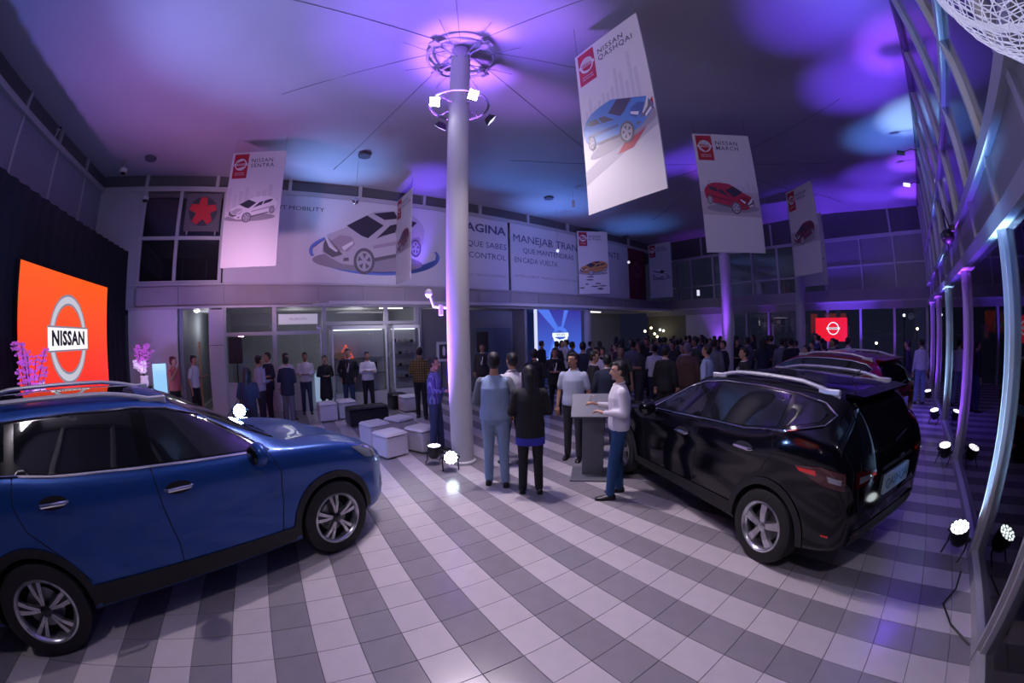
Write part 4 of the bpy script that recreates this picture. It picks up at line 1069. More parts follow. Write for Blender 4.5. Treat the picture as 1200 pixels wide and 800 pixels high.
# ------------------------------------------------------------------ seats, lamps, counters and other loose things
m_leather = mat('white_leatherette', (0.62, 0.60, 0.64), 0.42, bump=.15, bscale=30)
m_bleather = mat('black_leatherette', (0.012, 0.012, 0.016), 0.4, bump=.15, bscale=30)
def pouf(x, y, rz, label, m, sx=.45, sy=.45, h=.42, group=None):
    t = thing('cube_pouf', label, 'pouf', (x, y, 0), rz, group)
    MB().box((0, 0, .02 + (h - .09) / 2), (sx, sy, h - .09), bevel=.02).build('body', m, t)
    MB().box((0, 0, h - .035), (sx + .012, sy + .012, .07), bevel=.03).build('cushion', m, t)
    if True: MB().tube([(-sx / 2, -sy / 2, h - .075), (sx / 2, -sy / 2, h - .075), (sx / 2, sy / 2, h - .075), (-sx / 2, sy / 2, h - .075)], .006, 6, closed=True).build('piping', m, t)
    for a in (-1, 1):
        for b in (-1, 1): MB().cyl((a * (sx / 2 - .06), b * (sy / 2 - .06), 0), (a * (sx / 2 - .06), b * (sy / 2 - .06), .03), .02).build('foot', m_blackp, t)
pouf(-6.32, 1.62, .35, 'white cube pouf nearest the blue car nose', m_leather)
pouf(-6.38, 2.22, .45, 'white cube pouf nearest the tall column', m_leather)
pouf(-7.15, 1.55, .30, 'white cube pouf just behind the one at the blue car nose', m_leather)
pouf(-7.35, 2.10, .45, 'white cube pouf at the back of the front four', m_leather)
pouf(-9.72, .92, .1, 'pinkish-lit white cube pouf left of the long black bench', m_leather, h=.45)
pouf(-9.85, 1.42, .1, 'white cube pouf touching the left end of the long black bench', m_leather, h=.45)
pouf(-8.95, 1.78, .1, 'long black bench pouf between white cubes', m_bleather, .45, .95, .42)
pouf(-10.45, 2.98, .1, 'black cube pouf in front of the display cabinets', m_bleather, h=.42)
pouf(-9.95, 3.15, .1, 'white cube pouf beside the black cube near the cabinets', m_leather, h=.42)
#pouf(-10.65, 1.75, .1, 'low black pouf behind the black bench', m_bleather, .45, .6, .4)

# LED par lamps on the floor
m_lens = {}
def lens(name, col, s): 
    return mat(name, (0.1, 0.1, 0.1), .3, emit=col, estr=s)
m_cell = mat('reflector_bezel', (0.3, 0.3, 0.32), .3, metal=.8)
def par(x, y, aim, label, col, strength=12, z=0.0, group=None, scale=1.0):
    """a short can tilted to its aim, on a double yoke"""
    t = thing('par_lamp', label, 'stage lamp', (x, y, z), 0, group)
    d = Vector(aim).normalized(); c = Vector((0, 0, .21 * scale)); a = d.orthogonal().normalized()
    side = d.cross(UZ); side = side.normalized() if side.length > .1 else Vector((0, 1, 0))
    fr = d.cross(side)
    def ringp(r, h, n=24): return [c + d * h + side * (math.cos(2 * PI * k / n) * r) + fr * (math.sin(2 * PI * k / n) * r) for k in range(n)]
    R_ = .105 * scale
    MB().loft([ringp(R_ * .6, -.10 * scale), ringp(R_ * .85, -.07 * scale), ringp(R_, .0), ringp(R_, .10 * scale), ringp(R_ * .93, .10 * scale), ringp(R_ * .93, .085 * scale)], True).build('can', m_blackp, t, smooth=True)
    face = MB().loft([ringp(R_ * .92, .084 * scale), ringp(R_ * .92, .090 * scale)], True).build('lens_plate', m_cell, t)
    ml = lens('led_' + '_'.join('%d' % (q * 100) for q in col) + '_%d' % strength, col, strength)
    for q, n_ in ((0, 1), (.42, 6), (.78, 11)):
        for k in range(n_):
            a_ = 2 * PI * k / n_ + q; p = c + d * .091 * scale + (side * math.cos(a_) + fr * math.sin(a_)) * R_ * q
            MB().cyl(p, p + d * .006, R_ * .17, R_ * .15, 8).build('led', ml, face)
    for s in (-1, 1):
        p = c + side * s * (R_ + .012)
        MB().tube([p, Vector((p.x * 1.0, p.y * 1.0, .10 * scale)), Vector((p.x, p.y, .012)) + fr * .10], .010, 6).build('yoke', m_blackp, t)
        MB().cyl(p - side * s * .01, p + side * s * .03, .022, n=10).build('knob', m_blackp, t)
    return t
G_ = 'floor lamps along the glass wall'
par(.86, 4.05, (-.30, -.35, 1), 'nearest floor lamp at the glass wall, with a white glowing face', (.85, .95, 1.0), 6, group=G_)
par(.86, 6.95, (-.2, -.3, 1), 'second floor lamp from the front along the glass wall', (.85, .75, 1.0), 6, group=G_)
par(.84, 9.85, (-.2, -.25, 1), 'third floor lamp from the front along the glass wall', (.85, .85, 1.0), 6, group=G_)
par(.82, 12.75, (-.2, -.2, 1), 'farthest floor lamp in view along the glass wall', (.85, .75, 1.0), 6, group=G_)
par(-5.12, 2.20, (.97, -.30, .22), 'floor lamp at the tall column, facing the camera with a bright face', (.75, .90, 1.0), 20)
par(-5.50, 2.10, (.05, .05, 1), 'floor lamp at the tall column, pointing up along it', (.75, .65, 1.0), 8)
# the strong blue-white lamp on a stand beyond the blue car
st = thing('lamp_stand', 'thin black tripod stand beyond the blue car bonnet', 'stand', (-6.35, -.82, 0))
MB().cyl((0, 0, .25), (0, 0, .74), .018).build('pole', m_blackp, st)
for k in range(3):
    a = 2 * PI * k / 3; MB().tube([(0, 0, .45), (math.cos(a) * .35, math.sin(a) * .35, 0.01)], .011, 6).build('leg', m_blackp, st)
par(-6.35, -.82, (.98, .10, .10), 'dazzling blue-white stage lamp beyond the blue car bonnet', (.35, .62, 1.0), 90, z=.74)

# loudspeakers on stands
def speaker(x, y, rz, label, zb=1.40):
    s_ = thing('speaker_stand', 'black tripod stand carrying the ' + label[1], 'stand', (x, y, 0), rz)
    MB().cyl((0, 0, .3), (0, 0, zb), .018).build('pole', m_blackp, s_)
    for k in range(3):
        a = 2 * PI * k / 3 + .5; MB().tube([(0, 0, .55), (math.cos(a) * .45, math.sin(a) * .45, 0.01)], .012, 6).build('leg', m_blackp, s_)
    t = thing('loudspeaker', label[0], 'loudspeaker', (x, y, zb), rz)
    MB().loft([[Vector((px * (1 if z else .95), py * (1 if z else .95), z * .66 + .0)) for px, py in ((.17, -.19), (.17, .19), (-.17, .13), (-.17, -.13))] for z in (0, .05, .95, 1)], True).build('cabinet', m_blackp, t)
    MB().box((.175, 0, .33), (.012, .34, .60), bevel=.004).build('grille', mat('speaker_grille', (.02, .02, .022), .6, bump=.5, bscale=200), t)
    MB().box((.185, 0, .07), (.004, .05, .025)).build('badge', m_chrome, t)
speaker(-10.75, -1.35, -.1, ('black loudspeaker on a stand in front of the left storefront window', 'loudspeaker by the left storefront window'), 1.43)
speaker(-11.35, 6.2, -.4, ('black loudspeaker on a stand right of the tall column, before the grey wall', 'loudspeaker before the grey wall'), 1.40)

# lectern
m_lect = mat('lectern_grey', (0.13, 0.135, 0.16), 0.5, metal=.2)
a_ = (-.86, .51)
lt = thing('lectern', 'grey metal lectern with a wide sloping top, between the polo man and the black car', 'lectern', (-3.72, 3.72, 0), -.80)
MB().box((0, 0, .012), (.55, .60, .024), bevel=.006).build('base_plate', m_lect, lt)
MB().box((-.02, 0, .50), (.12, .30, .96), bevel=.006).build('column', m_lect, lt)
MB().box((.0, 0, 1.00), (.40, .60, .035), ry=.75, bevel=.006).build('reading_top', m_lect, lt)
MB().box((-.02, 0, .93), (.14, .46, .08)).build('bracket', m_lect, lt)

# display cabinets
m_cab = mat('cabinet_white', (0.55, 0.56, 0.60), .45); m_shelf = glass_mat('shelf_glass', tint=(.9, .95, 1), ior=1.5)
m_tube = mat('tube_light', (0, 0, 0), .5, emit=(0.85, 0.92, 1.0), estr=1.5)
def cabinet(Ya, Yb, label, items, dx=0.0):
    t = thing('display_cabinet', label, 'cabinet', (bx(Ya, .45 + dx), Ya, 0), math.atan2(-.065, 1) * -1 * -1 * 1.0)
    t.rotation_euler.z = math.atan(.065)
    W = Yb - Ya; D = .42; H_ = 2.32
    MB().b2(-D, -D + .02, 0, W, 0, H_).build('back_panel', m_cab, t)
    for y in (0, W - .05): 
        for x in (-D, -.05): MB().b2(x, x + .05, y, y + .05, 0, H_).build('upright', m_cab, t)
    MB().b2(-D, 0, 0, W, H_ - .10, H_).build('top_light_box', m_cab, t)
    MB().b2(-D, 0, 0, W, 0, .45).build('plinth', m_cab, t)
    MB().b2(-.30, -.26, .06, W - .06, H_ - .13, H_ - .10).build('tube', m_tube, t)
    for z in items[0]: MB().b2(-D + .03, -.04, .05, W - .05, z, z + .012).build('shelf', m_shelf, t)
    MB().b2(-.012, -.004, .05, W - .05, .45, H_ - .12).build('glass_door', m_gl, t)
    return t
cabinet(1.28, 2.92, 'wide lit display cabinet with an orange warning triangle', ([.95, 1.40],))
cabinet(3.10, 3.98, 'narrow purple-lit display cabinet with small boxes', ([.75, 1.10, 1.45, 1.80],))
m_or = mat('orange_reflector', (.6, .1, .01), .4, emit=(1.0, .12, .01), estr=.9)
tr = thing('warning_triangle', 'glowing orange warning triangle inside the wide cabinet', 'triangle', (bx(1.75, .22), 1.72, .965 + .45), 0)
P3 = [Vector((0, math.cos(q) * .24, math.sin(q) * .24 + .12)) for q in (PI / 2, PI / 2 + 2 * PI / 3, PI / 2 + 4 * PI / 3)]
MB().tube(P3, .022, 6, closed=True).build('triangle_rim', m_or, tr)
MB().b2(-.03, .03, -.15, .15, -.03, 0.0).build('foot', m_blackp, tr)
m_box1 = mat('carton_pale', (.45, .43, .42), .6); m_box2 = mat('carton_dark', (.06, .05, .06), .6)
rnd = random.Random(3); nb = 0
for z in (.762, 1.112, 1.462, 1.812):
    for k in range(4):
        y = 3.20 + .19 * k; w_ = rnd.uniform(.07, .12)
        b_ = MB().box((0, 0, w_ * .45), (.10, w_, w_ * .9), bevel=.005).build('small_box', m_box1 if (k + int(z * 10)) % 3 else m_box2, None, loc=(bx(y, .22), y, z))
        b_['label'] = 'small parts box on the %s shelf of the narrow purple-lit cabinet' % {.762: 'lowest', 1.112: 'second lowest', 1.462: 'second highest', 1.812: 'highest'}[z]; b_['category'] = 'box'; b_['group'] = 'small boxes in the narrow cabinet'
for k, (y, w_, h_, m_) in enumerate(((1.50, .30, .16, m_wood), (2.05, .22, .12, m_box1), (2.45, .35, .3, m_box2))):
    b_ = MB().box((0, 0, h_ / 2), (.18, w_, h_), bevel=.006).build('parts_box', m_, None, loc=(bx(y, .22), y, (1.414, .964, .964)[k]))
    b_['label'] = ('tan box on the upper shelf of the wide cabinet', 'pale box on the lower shelf of the wide cabinet', 'dark box on the lower shelf of the wide cabinet')[k]; b_['category'] = 'box'
# white sign over the second window, and pale light fittings under the ceiling
sg2 = thing('hanging_sign', 'long white sign board above the storefront window', 'sign', (bx(.36, .07), -.20, 2.40))
MB().b2(0, .03, 0, 1.12, 0, .28).build('board', mat('sign_white_face', (.7, .7, .72), .5, emit=(.5, .5, .55), estr=.35), sg2)
text('sign_word', 'RECEPCIÓN', .09, m_grey1, sg2, (.033, .56, .14), (0, 1, 0), (0, 0, 1), 'CENTER', .0005)
m_fit = mat('ceiling_fitting', (0, 0, 0), .5, emit=(1.0, .93, .85), estr=2.2)
for (x, y, L, lb) in ((bx(3.2, -.5), 2.95, .75, 'bright strip light under the storefront soffit, above the cabinets'), (bx(12.9, -.6), 12.4, .9, 'strip light in the room right of the blue screen')):
    t = thing('strip_light', lb, 'light', (x, y, 2.86)); MB().b2(-.06, .06, 0, L, 0, .05).build('tube', m_fit, t); MB().b2(-.08, .08, -.02, L + .02, .05, .085).build('housing', m_cab, t)
dl = thing('ceiling_downlight', 'round bright downlight in the corridor opening at the left', 'light', (bx(-2.6, -.35), -2.62, 2.80))
MB().cyl((0, 0, .06), (0, 0, .15), .11, n=20).build('rim', m_white, dl); MB().sphere((0, 0, .05), (.09, .09, .05), 14, 8).build('bulb', mat('warm_bulb', (0, 0, 0), .5, emit=(1, .95, .85), estr=8), dl, smooth=True)
# framed poster on an easel right of the cabinets
fp = thing('framed_poster', 'small white framed poster of dark figures left of the tall column', 'poster', (bx(4.9, .25), 4.62, 1.15))
MB().b2(-.03, 0, 0, .95, 0, .62).build('frame', m_cab, fp)
flat('dark_print', [(.08, .08), (.40, .08), (.40, .54), (.08, .54)], m_ink, fp, (.0, 0, 0), (0, 1, 0), (0, 0, 1))
flat('dark_print', [(.52, .08), (.86, .08), (.86, .54), (.52, .54)], m_ink, fp, (.0, 0, 0), (0, 1, 0), (0, 0, 1))
for a, b in ((.18, .10), (.62, .10)): flat('pale_figure', ell(a + .06, .33, .05, .16, 12), m_pwhite, fp, (.0, 0, 0), (0, 1, 0), (0, 0, 1), .001)
for y in (.15, .8): MB().cyl((-.02, y, -1.15), (-.02, y, 0), .015).build('leg', m_blackp, fp)
# counters / desks
ct = thing('reception_counter', 'white lit counter behind the man in the white shirt', 'counter', (bx(1.15, .35), .78, 0))
MB().b2(-.3, 0, 0, .34, 0, 1.05).build('body', mat('counter_white', (.6, .65, .7), .4, emit=(.45, .65, .9), estr=.35), ct); MB().b2(-.33, .03, -.03, .37, 1.05, 1.09).build('top', m_cab, ct)
ps = thing('lit_panel_stand', 'small cyan-lit panel beside the two ladies at the left', 'panel', (-9.55, -3.35, .0), .3)
MB().b2(-.02, .02, 0, .34, .55, 1.55).build('panel', mat('cyan_panel', (.4, .6, .7), .4, emit=(.25, .62, .85), estr=.8), ps); MB().b2(-.12, .12, .0, .34, 0, .03).build('foot', m_blackp, ps); MB().cyl((0, .17, .03), (0, .17, .56), .02).build('pole', m_blackp, ps)

# camera domes hung from the ceiling
def dome(x, y, z, label):
    t = thing('ceiling_camera', label, 'camera', (x, y, z))
    MB().cyl((0, 0, .02), (0, 0, .12), .11, .11, 24).build('housing', m_white, t, smooth=True); MB().sphere((0, 0, .02), (.08, .08, .06), 16, 8).build('dark_dome', m_blackp, t, smooth=True)
    MB().cyl((0, 0, .12), (0, 0, ceil_z(x, y) - z), .012, n=8).build('rod', m_white, t)
dome(-9.97, -4.75, 6.2, 'white dome camera near the ceiling, above the black backdrop')
dome(-11.05, -4.36, 5.82, 'white dome camera at the corner of the upper dark window')
# pendant ball and small hung sensors
def pend(x, y, z, label, r=.09, m=None, cyl=False):
    t = thing('hanging_fitting', label, 'light', (x, y, z))
    if cyl: MB().cyl((0, 0, 0), (0, 0, .26), r, n=12).build('body', m or m_white, t, smooth=True)
    else: MB().sphere((0, 0, 0), r, 16, 10).build('ball', m or m_chrome, t, smooth=True)
    MB().cyl((0, 0, r * .5), (0, 0, ceil_z(x, y) - z - .02), .004, n=5).build('cable', m_wire, t)
pend(-9.40, 1.62, 5.35, 'shiny ball hanging on a long cable in front of the mural car')
pend(-9.0, 8.35, 6.0, 'small white cylinder hanging near the ceiling between column and blue banner', .05, cyl=True)
m_dl = mat('dim_bulb', (.3, .3, .3), .4, emit=(.8, .8, 1), estr=.8)
pend(-10.9, 9.2, 5.0, 'small pale fitting hanging over the word on the mural, left of the orange car banner', .06, m_dl)
pend(-10.6, 12.9, 4.9, 'small pale fitting hanging right of the orange car banner', .06, m_dl)
pend(-11.2, 16.2, 5.8, 'small pale fitting hanging above the pickup banner', .06, m_dl)
pend(-9.2, 16.3, 3.55, 'white lantern hanging below the fascia at the far corner', .07, m_dl, True)
# white clamp lamp on the column's left side at head height of the fascia
cl = thing('clamp_camera', 'white camera arm clamped to the left side of the tall column', 'camera', (-5.49, 2.30, 2.42))
MB().tube([(.02, .08, .0), (-.05, -.10, .02), (-.06, -.14, .16)], .022, 8).build('arm', m_white, cl); MB().sphere((-.07, -.17, .22), (.05, .06, .07), 12, 8).build('head', m_white, cl, smooth=True)
MB().cyl((.0, 0.0, -.12), (0, 0, .04), .035, n=12).build('clamp', m_white, cl)
# flood lamps of the column ring
m_flood = mat('flood_face', (0, 0, 0), .5, emit=(1.0, .97, 1.0), estr=60); m_floodd = mat('flood_face_side', (.5, .5, .5), .3, emit=(.8, .85, 1), estr=1.2)
def flood(x, y, z, aim, label, m):
    t = thing('flood_lamp', label, 'lamp', (x, y, z)); d = Vector(aim).normalized()
    R_ = d.to_track_quat('Z', 'Y').to_matrix()
    def bx8(a, b, h0, h1): return [[R_ @ Vector((sx_ * a, sy_ * a, h0)) for sx_, sy_ in ((-1, -1), (1, -1), (1, 1), (-1, 1))], [R_ @ Vector((sx_ * b, sy_ * b, h1)) for sx_, sy_ in ((-1, -1), (1, -1), (1, 1), (-1, 1))]]
    MB().loft(bx8(.05, .085, -.10, 0), True).build('housing', m_blackp, t); MB().loft(bx8(.078, .078, .001, .006), True).build('face', m, t)
    MB().tube([R_ @ Vector((-.1, 0, -.05)), Vector((0, 0, .12)), R_ @ Vector((.1, 0, -.05))], .008, 6).build('bracket', m_blackp, t)
flood(-5.28, 2.05, 5.80, (.75, -.25, -.62), 'left of the two glaring flood lamps on the column ring', m_flood)
flood(-4.83, 2.52, 5.80, (.80, -.0, -.60), 'right of the two glaring flood lamps on the column ring', m_flood)
flood(-5.25, 3.10, 5.68, (.2, .75, -.62), 'tilted flood lamp on the right side of the column ring, face turned away', m_floodd)
flood(-5.86, 2.40, 5.68, (-.65, -.2, -.7), 'tilted flood lamp behind the column ring, face turned down', m_floodd)
# par lamps and brackets up on the glass wall
def wall_lamp(y, z, label, m, ln=.35):
    t = thing('wall_lamp', label, 'lamp', (GX - .09, y, z))
    MB().tube([(0, 0, 0), (-.15, 0, .05), (-ln + .1, 0, .02)], .014, 6).build('arm', m_blackp, t); MB().box((-ln, 0, 0), (.22, .12, .08), ry=.25, bevel=.01).build('head', m, t)
wall_lamp(10.5, 6.05, 'small black lamp on an arm near the ceiling end of the glass wall', m_blackp, .45)
wall_lamp(12.6, 5.9, 'small bright lamp on an arm below the black one near the ceiling', m_floodd, .4)
sc2 = thing('moving_head', 'black moving-head lamp clamped above the glass wall transom with a looping cable', 'lamp', (GX - .14, 7.0, 3.32))
MB().sphere((-.05, 0, 0), (.12, .12, .12), 14, 10).build('head', m_blackp, sc2, smooth=True); MB().box((0.04, 0, .1), (.08, .22, .1), bevel=.01).build('yoke', m_blackp, sc2); MB().cyl((-.14, -.06, .0), (-.16, -.07, .0), .05, n=12).build('lens', m_chrome, sc2)
MB().tube([(.02, .1, .15), (-.02, .35, .5), (-.0, .5, .15), (-.02, .3, -.15), (0, .05, -.12)], .012, 6).build('cable', m_blackp, sc2, smooth=True)
cb_ = MB().tube([(GX - .12, 3.75, .01), (GX - .18, 3.45, .012), (GX - .30, 3.2, .012), (GX - .22, 2.95, .012), (GX - .05, 2.75, .012)], .008, 6).build('floor_cable', m_blackp, None, smooth=True)
cb_['label'] = 'thin black cable curling on the tiles at the foot of the glass wall'; cb_['category'] = 'cable'
# extinguisher outside the glass
fe = thing('fire_extinguisher', 'red fire extinguisher with a white label beyond the glass at the right edge', 'extinguisher', (1.42, 4.35, .12))
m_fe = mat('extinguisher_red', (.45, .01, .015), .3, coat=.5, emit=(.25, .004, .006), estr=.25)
MB().lathe([(.07, 0), (.085, .02), (.085, .42), (.06, .50), (.025, .53), (.025, .56)], 24).build('cylinder', m_fe, fe, smooth=True)
MB().lathe([(.0862, .13), (.0862, .19)], 24, caps=False).build('label_band', m_pwhite, fe); MB().box((0, 0, .59), (.05, .10, .05)).build('valve', m_blackp, fe)
MB().tube([(0, .05, .58), (.0, .13, .5), (0, .12, .2)], .012, 6).build('hose', m_blackp, fe); MB().b2(-.12, .12, -.12, .12, -.17, 0).build('plinth', m_blackp, fe)

# wire-mesh pendant close to the camera, top right corner
m_mesh = mat('white_wire', (.75, .75, .80), .4, emit=(.6, .6, .9), estr=.35)
wl_ = thing('mesh_pendant', 'big white wire-mesh pendant cut off by the top right corner', 'pendant lamp', (0.57, 0.89, 2.51))
rib = []
RX, RY, RZ = .27, .27, .22
LC = Vector((0, 0, .26))
for k in range(36):
    a = 2 * PI * k / 36
    pts = [LC + Vector((math.cos(a) * RX * math.sin(p), math.sin(a) * RY * math.sin(p), -math.cos(p) * RZ)) for p in [PI * (.04 + .92 * q / 14) for q in range(15)]]
    MB().tube(pts, .0022, 4).build('wire_rib', m_mesh, wl_)
for q in range(1, 36):
    p = PI * q / 36; r_ = math.sin(p)
    MB().tube([LC + Vector((math.cos(a) * RX * r_, math.sin(a) * RY * r_, -math.cos(p) * RZ + .01 * math.sin(6 * a))) for a in [2 * PI * k / 36 for k in range(36)]], .0016, 4, closed=True).build('wire_ring', m_mesh, wl_)
MB().tube([LC + Vector((math.cos(a) * RX * 1.0, math.sin(a) * RY * 1.0, 0)) for a in [2 * PI * k / 48 for k in range(48)]], .012, 6, closed=True).build('rim', m_mesh, wl_)
MB().cyl(LC + Vector((0, 0, RZ)), LC + Vector((0, 0, 6.58 - 2.62)), .006, n=6).build('cord', m_wire, wl_)

# flower arrangements on the stage
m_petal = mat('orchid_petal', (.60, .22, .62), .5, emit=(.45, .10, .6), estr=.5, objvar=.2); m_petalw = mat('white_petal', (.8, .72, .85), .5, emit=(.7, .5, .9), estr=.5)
m_stem = mat('stem_green', (.05, .10, .05), .6)
def flowers(x, y, z, label, hh=.95, sd=1):
    r_ = random.Random(sd)
    p = thing('plant_stand', 'black plinth under the ' + label[1], 'plinth', (x, y, 0)); MB().b2(-.16, .16, -.16, .16, 0, z).build('column', m_blackp, p)
    t = thing('flower_arrangement', label[0], 'flowers', (x, y, z))
    MB().lathe([(.09, 0), (.12, .08), (.10, .20), (.12, .26)], 20).build('vase', m_petalw, t, smooth=True)
    for k in range(20):
        a = r_.uniform(0, 2 * PI); s_ = r_.uniform(.05, .34); h_ = hh * r_.uniform(.45, 1)
        pts = [Vector((math.cos(a) * s_ * q ** 1.5, math.sin(a) * s_ * q ** 1.5, .2 + (h_ - .2) * q)) for q in (0, .3, .6, .85, 1)]
        MB().tube(pts, .006, 5).build('stem', m_stem, t)
        for j in range(7):
            q = .35 + .65 * j / 6; i = min(3, int(q * 4)); c = pts[i].lerp(pts[i + 1], q * 4 - i) + Vector((r_.uniform(-.04, .04), r_.uniform(-.04, .04), 0))
            mb = MB()
            for w in range(5):
                b = 2 * PI * w / 5 + r_.uniform(0, 1); dv = Vector((math.cos(b), math.sin(b) , r_.uniform(-.2, .8))).normalized() * .072; pv = dv.orthogonal().normalized() * .030
                mb.add([c, c + dv * .5 + pv, c + dv, c + dv * .5 - pv, c + dv * .5 + Vector((0, 0, .006))], [(0, 1, 4), (1, 2, 4), (2, 3, 4), (3, 0, 4)])
            mb.build('blossom', m_petal if (h_ > hh * .65) else m_petalw, t)
flowers(-10.65, -4.0, .95, ('tall purple and white flower arrangement right of the red screen', 'flowers right of the red screen'), 1.05, 2)
flowers(-5.6, -4.15, .75, ('purple flower arrangement left of the red screen, half cut by the frame', 'flowers left of the red screen'), 1.35, 5)

# distant lights outside and in the far room
m_bulb = mat('far_bulb', (0, 0, 0), .5, emit=(1, .82, .5), estr=6); m_bulbw = mat('far_white_bulb', (0, 0, 0), .5, emit=(.85, .9, 1), estr=5)
fl_ = [(-12.0, 15.7, 1.95, 1), (-12.2, 16.5, 2.1, 1), (-12.05, 16.6, 1.8, 1), (-12.1, 16.9, 1.65, 1), (-12.2, 17.3, 2.0, 0), (-11.9, 17.2, 1.95, 1)]
for k, (x, y, z, w_) in enumerate(fl_):
    b_ = MB().sphere((0, 0, 0), .06, 10, 6).build('small_lamp', m_bulb if w_ else m_bulbw, None, smooth=True, loc=(x, y, z)); b_['label'] = 'small warm lamp glowing in the far left corner above the crowd' if w_ else 'small white lamp in the far left corner above the crowd'; b_['category'] = 'lamp'
    if w_: b_['group'] = 'warm lamps in the far corner'
for k, (x, y, z) in enumerate(((.0, 24, 2.6), (.8, 25, 1.9), (-1.6, 23, 1.2), (8.5, 12, 3.1), (7.5, 9, 2.2), (9.5, 14, 1.7), (6.5, 13, 4.0), (3.0, 24, 1.8), (4.4, 22, 2.4))):
    b_ = MB().sphere((0, 0, 0), .07, 10, 6).build('street_lamp', m_bulb if k % 3 else m_bulbw, None, smooth=True, loc=(x, y, z)); b_['label'] = 'small far light in the night beyond the glass'; b_['category'] = 'lamp'; b_['group'] = 'lights in the night outside'; MB().cyl((0, 0, -.06), (0, 0, -z - .05), .03, n=8).build('mast', m_blackp, b_)
# speakers' table with tall white screens in the crowd, low wall panel at the far side
wb_ = thing('folding_screen', 'grey white board standing in the crowd left of the far column', 'board', (-5.2, 15.3, 0), .3)
MB().b2(-.03, .03, -.6, .6, .2, 2.15).build('board', m_white, wb_); 
for y in (-.5, .5): MB().b2(-.2, .2, y - .03, y + .03, 0, .2).build('foot', m_dframe, wb_)

wc = thing('wall_camera', 'small white camera on a bracket on the rail of the upper left wall', 'camera', (-7.75, LY + .10, 6.22))
MB().cyl((0, 0, 0), (0, .05, .16), .012, n=8).build('bracket', m_white, wc); MB().cyl((.0, .02, .18), (.10, .16, .16), .035, n=12).build('body', m_white, wc, smooth=True); MB().cyl((.10, .16, .16), (.115, .18, .157), .028, n=12).build('lens', m_blackp, wc)

# ------------------------------------------------------------------ people
m_skin = mat('skin_tan', (0.42, 0.22, 0.14), 0.55, var=.05, scale=10)
m_skin2 = mat('skin_light', (0.50, 0.28, 0.19), 0.55, var=.05, scale=10)
m_skin3 = mat('skin_brown', (0.26, 0.13, 0.08), 0.55, var=.05, scale=10)
m_hair = mat('black_hair', (0.010, 0.008, 0.008), 0.45, bump=.6, bscale=90)
m_hairg = mat('grey_hair', (0.28, 0.27, 0.27), 0.6, bump=.6, bscale=90)
m_hairr = mat('dark_red_hair', (0.09, 0.012, 0.02), 0.5, bump=.6, bscale=90)
m_shoe = mat('black_shoe', (0.008, 0.008, 0.009), 0.3)
m_eyew = mat('eye_white', (.55, .53, .50), .3); m_eyek = mat('eye_dark', (.01, .008, .006), .2); m_lip = mat('lips', (.30, .09, .08), .5)
def cloth(n, c, r=.8): return mat(n, c, r, var=.06, scale=6, bump=.25, bscale=14)
c_white = cloth('white_shirt_cloth', (.62, .60, .66)); c_lblue = cloth('light_blue_cloth', (.30, .38, .55)); c_vest = cloth('vest_blue_cloth', (.25, .34, .52))
c_jean = cloth('light_jean_cloth', (.20, .28, .42)); c_djean = cloth('dark_jean_cloth', (.025, .04, .10)); c_navy = cloth('navy_cloth', (.012, .018, .045))
c_black = cloth('black_jacket_cloth', (.008, .008, .011)); c_blue = cloth('blue_trouser_cloth', (.012, .055, .16)); c_dark = cloth('charcoal_cloth', (.03, .028, .035))
c_purple = cloth('purple_shirt_cloth', (.07, .06, .22)); c_grey = cloth('grey_cloth', (.12, .13, .17)); c_brown = cloth('brown_jacket_cloth', (.10, .055, .04))
c_pink = cloth('coral_cloth', (.60, .13, .14)); c_pale = cloth('pale_pink_cloth', (.45, .36, .42)); c_green = cloth('dark_green_cloth', (.04, .06, .045)); c_wine = cloth('wine_cloth', (.10, .01, .02))
c_royal = cloth('royal_blue_cloth', (.03, .03, .35)); c_polo = cloth('polo_cloth', (.46, .52, .66))
def stripes(name, a, b, axis, scale, chk=False):
    m = mat(name, a, .8); nt = m.node_tree; bs = nt.nodes['Principled BSDF']
    tc = nt.nodes.new('ShaderNodeTexCoord'); sp = nt.nodes.new('ShaderNodeSeparateXYZ'); nt.links.new(tc.outputs['Object'], sp.inputs[0])
    def band(out):
        m1 = nt.nodes.new('ShaderNodeMath'); m1.operation = 'MULTIPLY'; m1.inputs[1].default_value = scale; nt.links.new(out, m1.inputs[0])
        m2 = nt.nodes.new('ShaderNodeMath'); m2.operation = 'FRACT'; nt.links.new(m1.outputs[0], m2.inputs[0])
        m3 = nt.nodes.new('ShaderNodeMath'); m3.operation = 'GREATER_THAN'; m3.inputs[1].default_value = .62; nt.links.new(m2.outputs[0], m3.inputs[0]); return m3.outputs[0]
    f = band(sp.outputs[axis])
    if chk:
        g = band(sp.outputs['Z']); mm = nt.nodes.new('ShaderNodeMath'); mm.operation = 'MAXIMUM'; nt.links.new(f, mm.inputs[0]); nt.links.new(g, mm.inputs[1]); f = mm.outputs[0]
    mx = nt.nodes.new('ShaderNodeMix'); mx.data_type = 'RGBA'; mx.inputs[6].default_value = (*a, 1); mx.inputs[7].default_value = (*b, 1)
    nt.links.new(f, mx.inputs[0]); nt.links.new(mx.outputs[2], bs.inputs['Base Color']); return m
c_stripe = stripes('striped_shirt_cloth', (.055, .05, .20), (.16, .20, .42), 'Y', 26)
c_plaid = stripes('plaid_shirt_cloth', (.30, .19, .02), (.035, .03, .02), 'Y', 18, True)

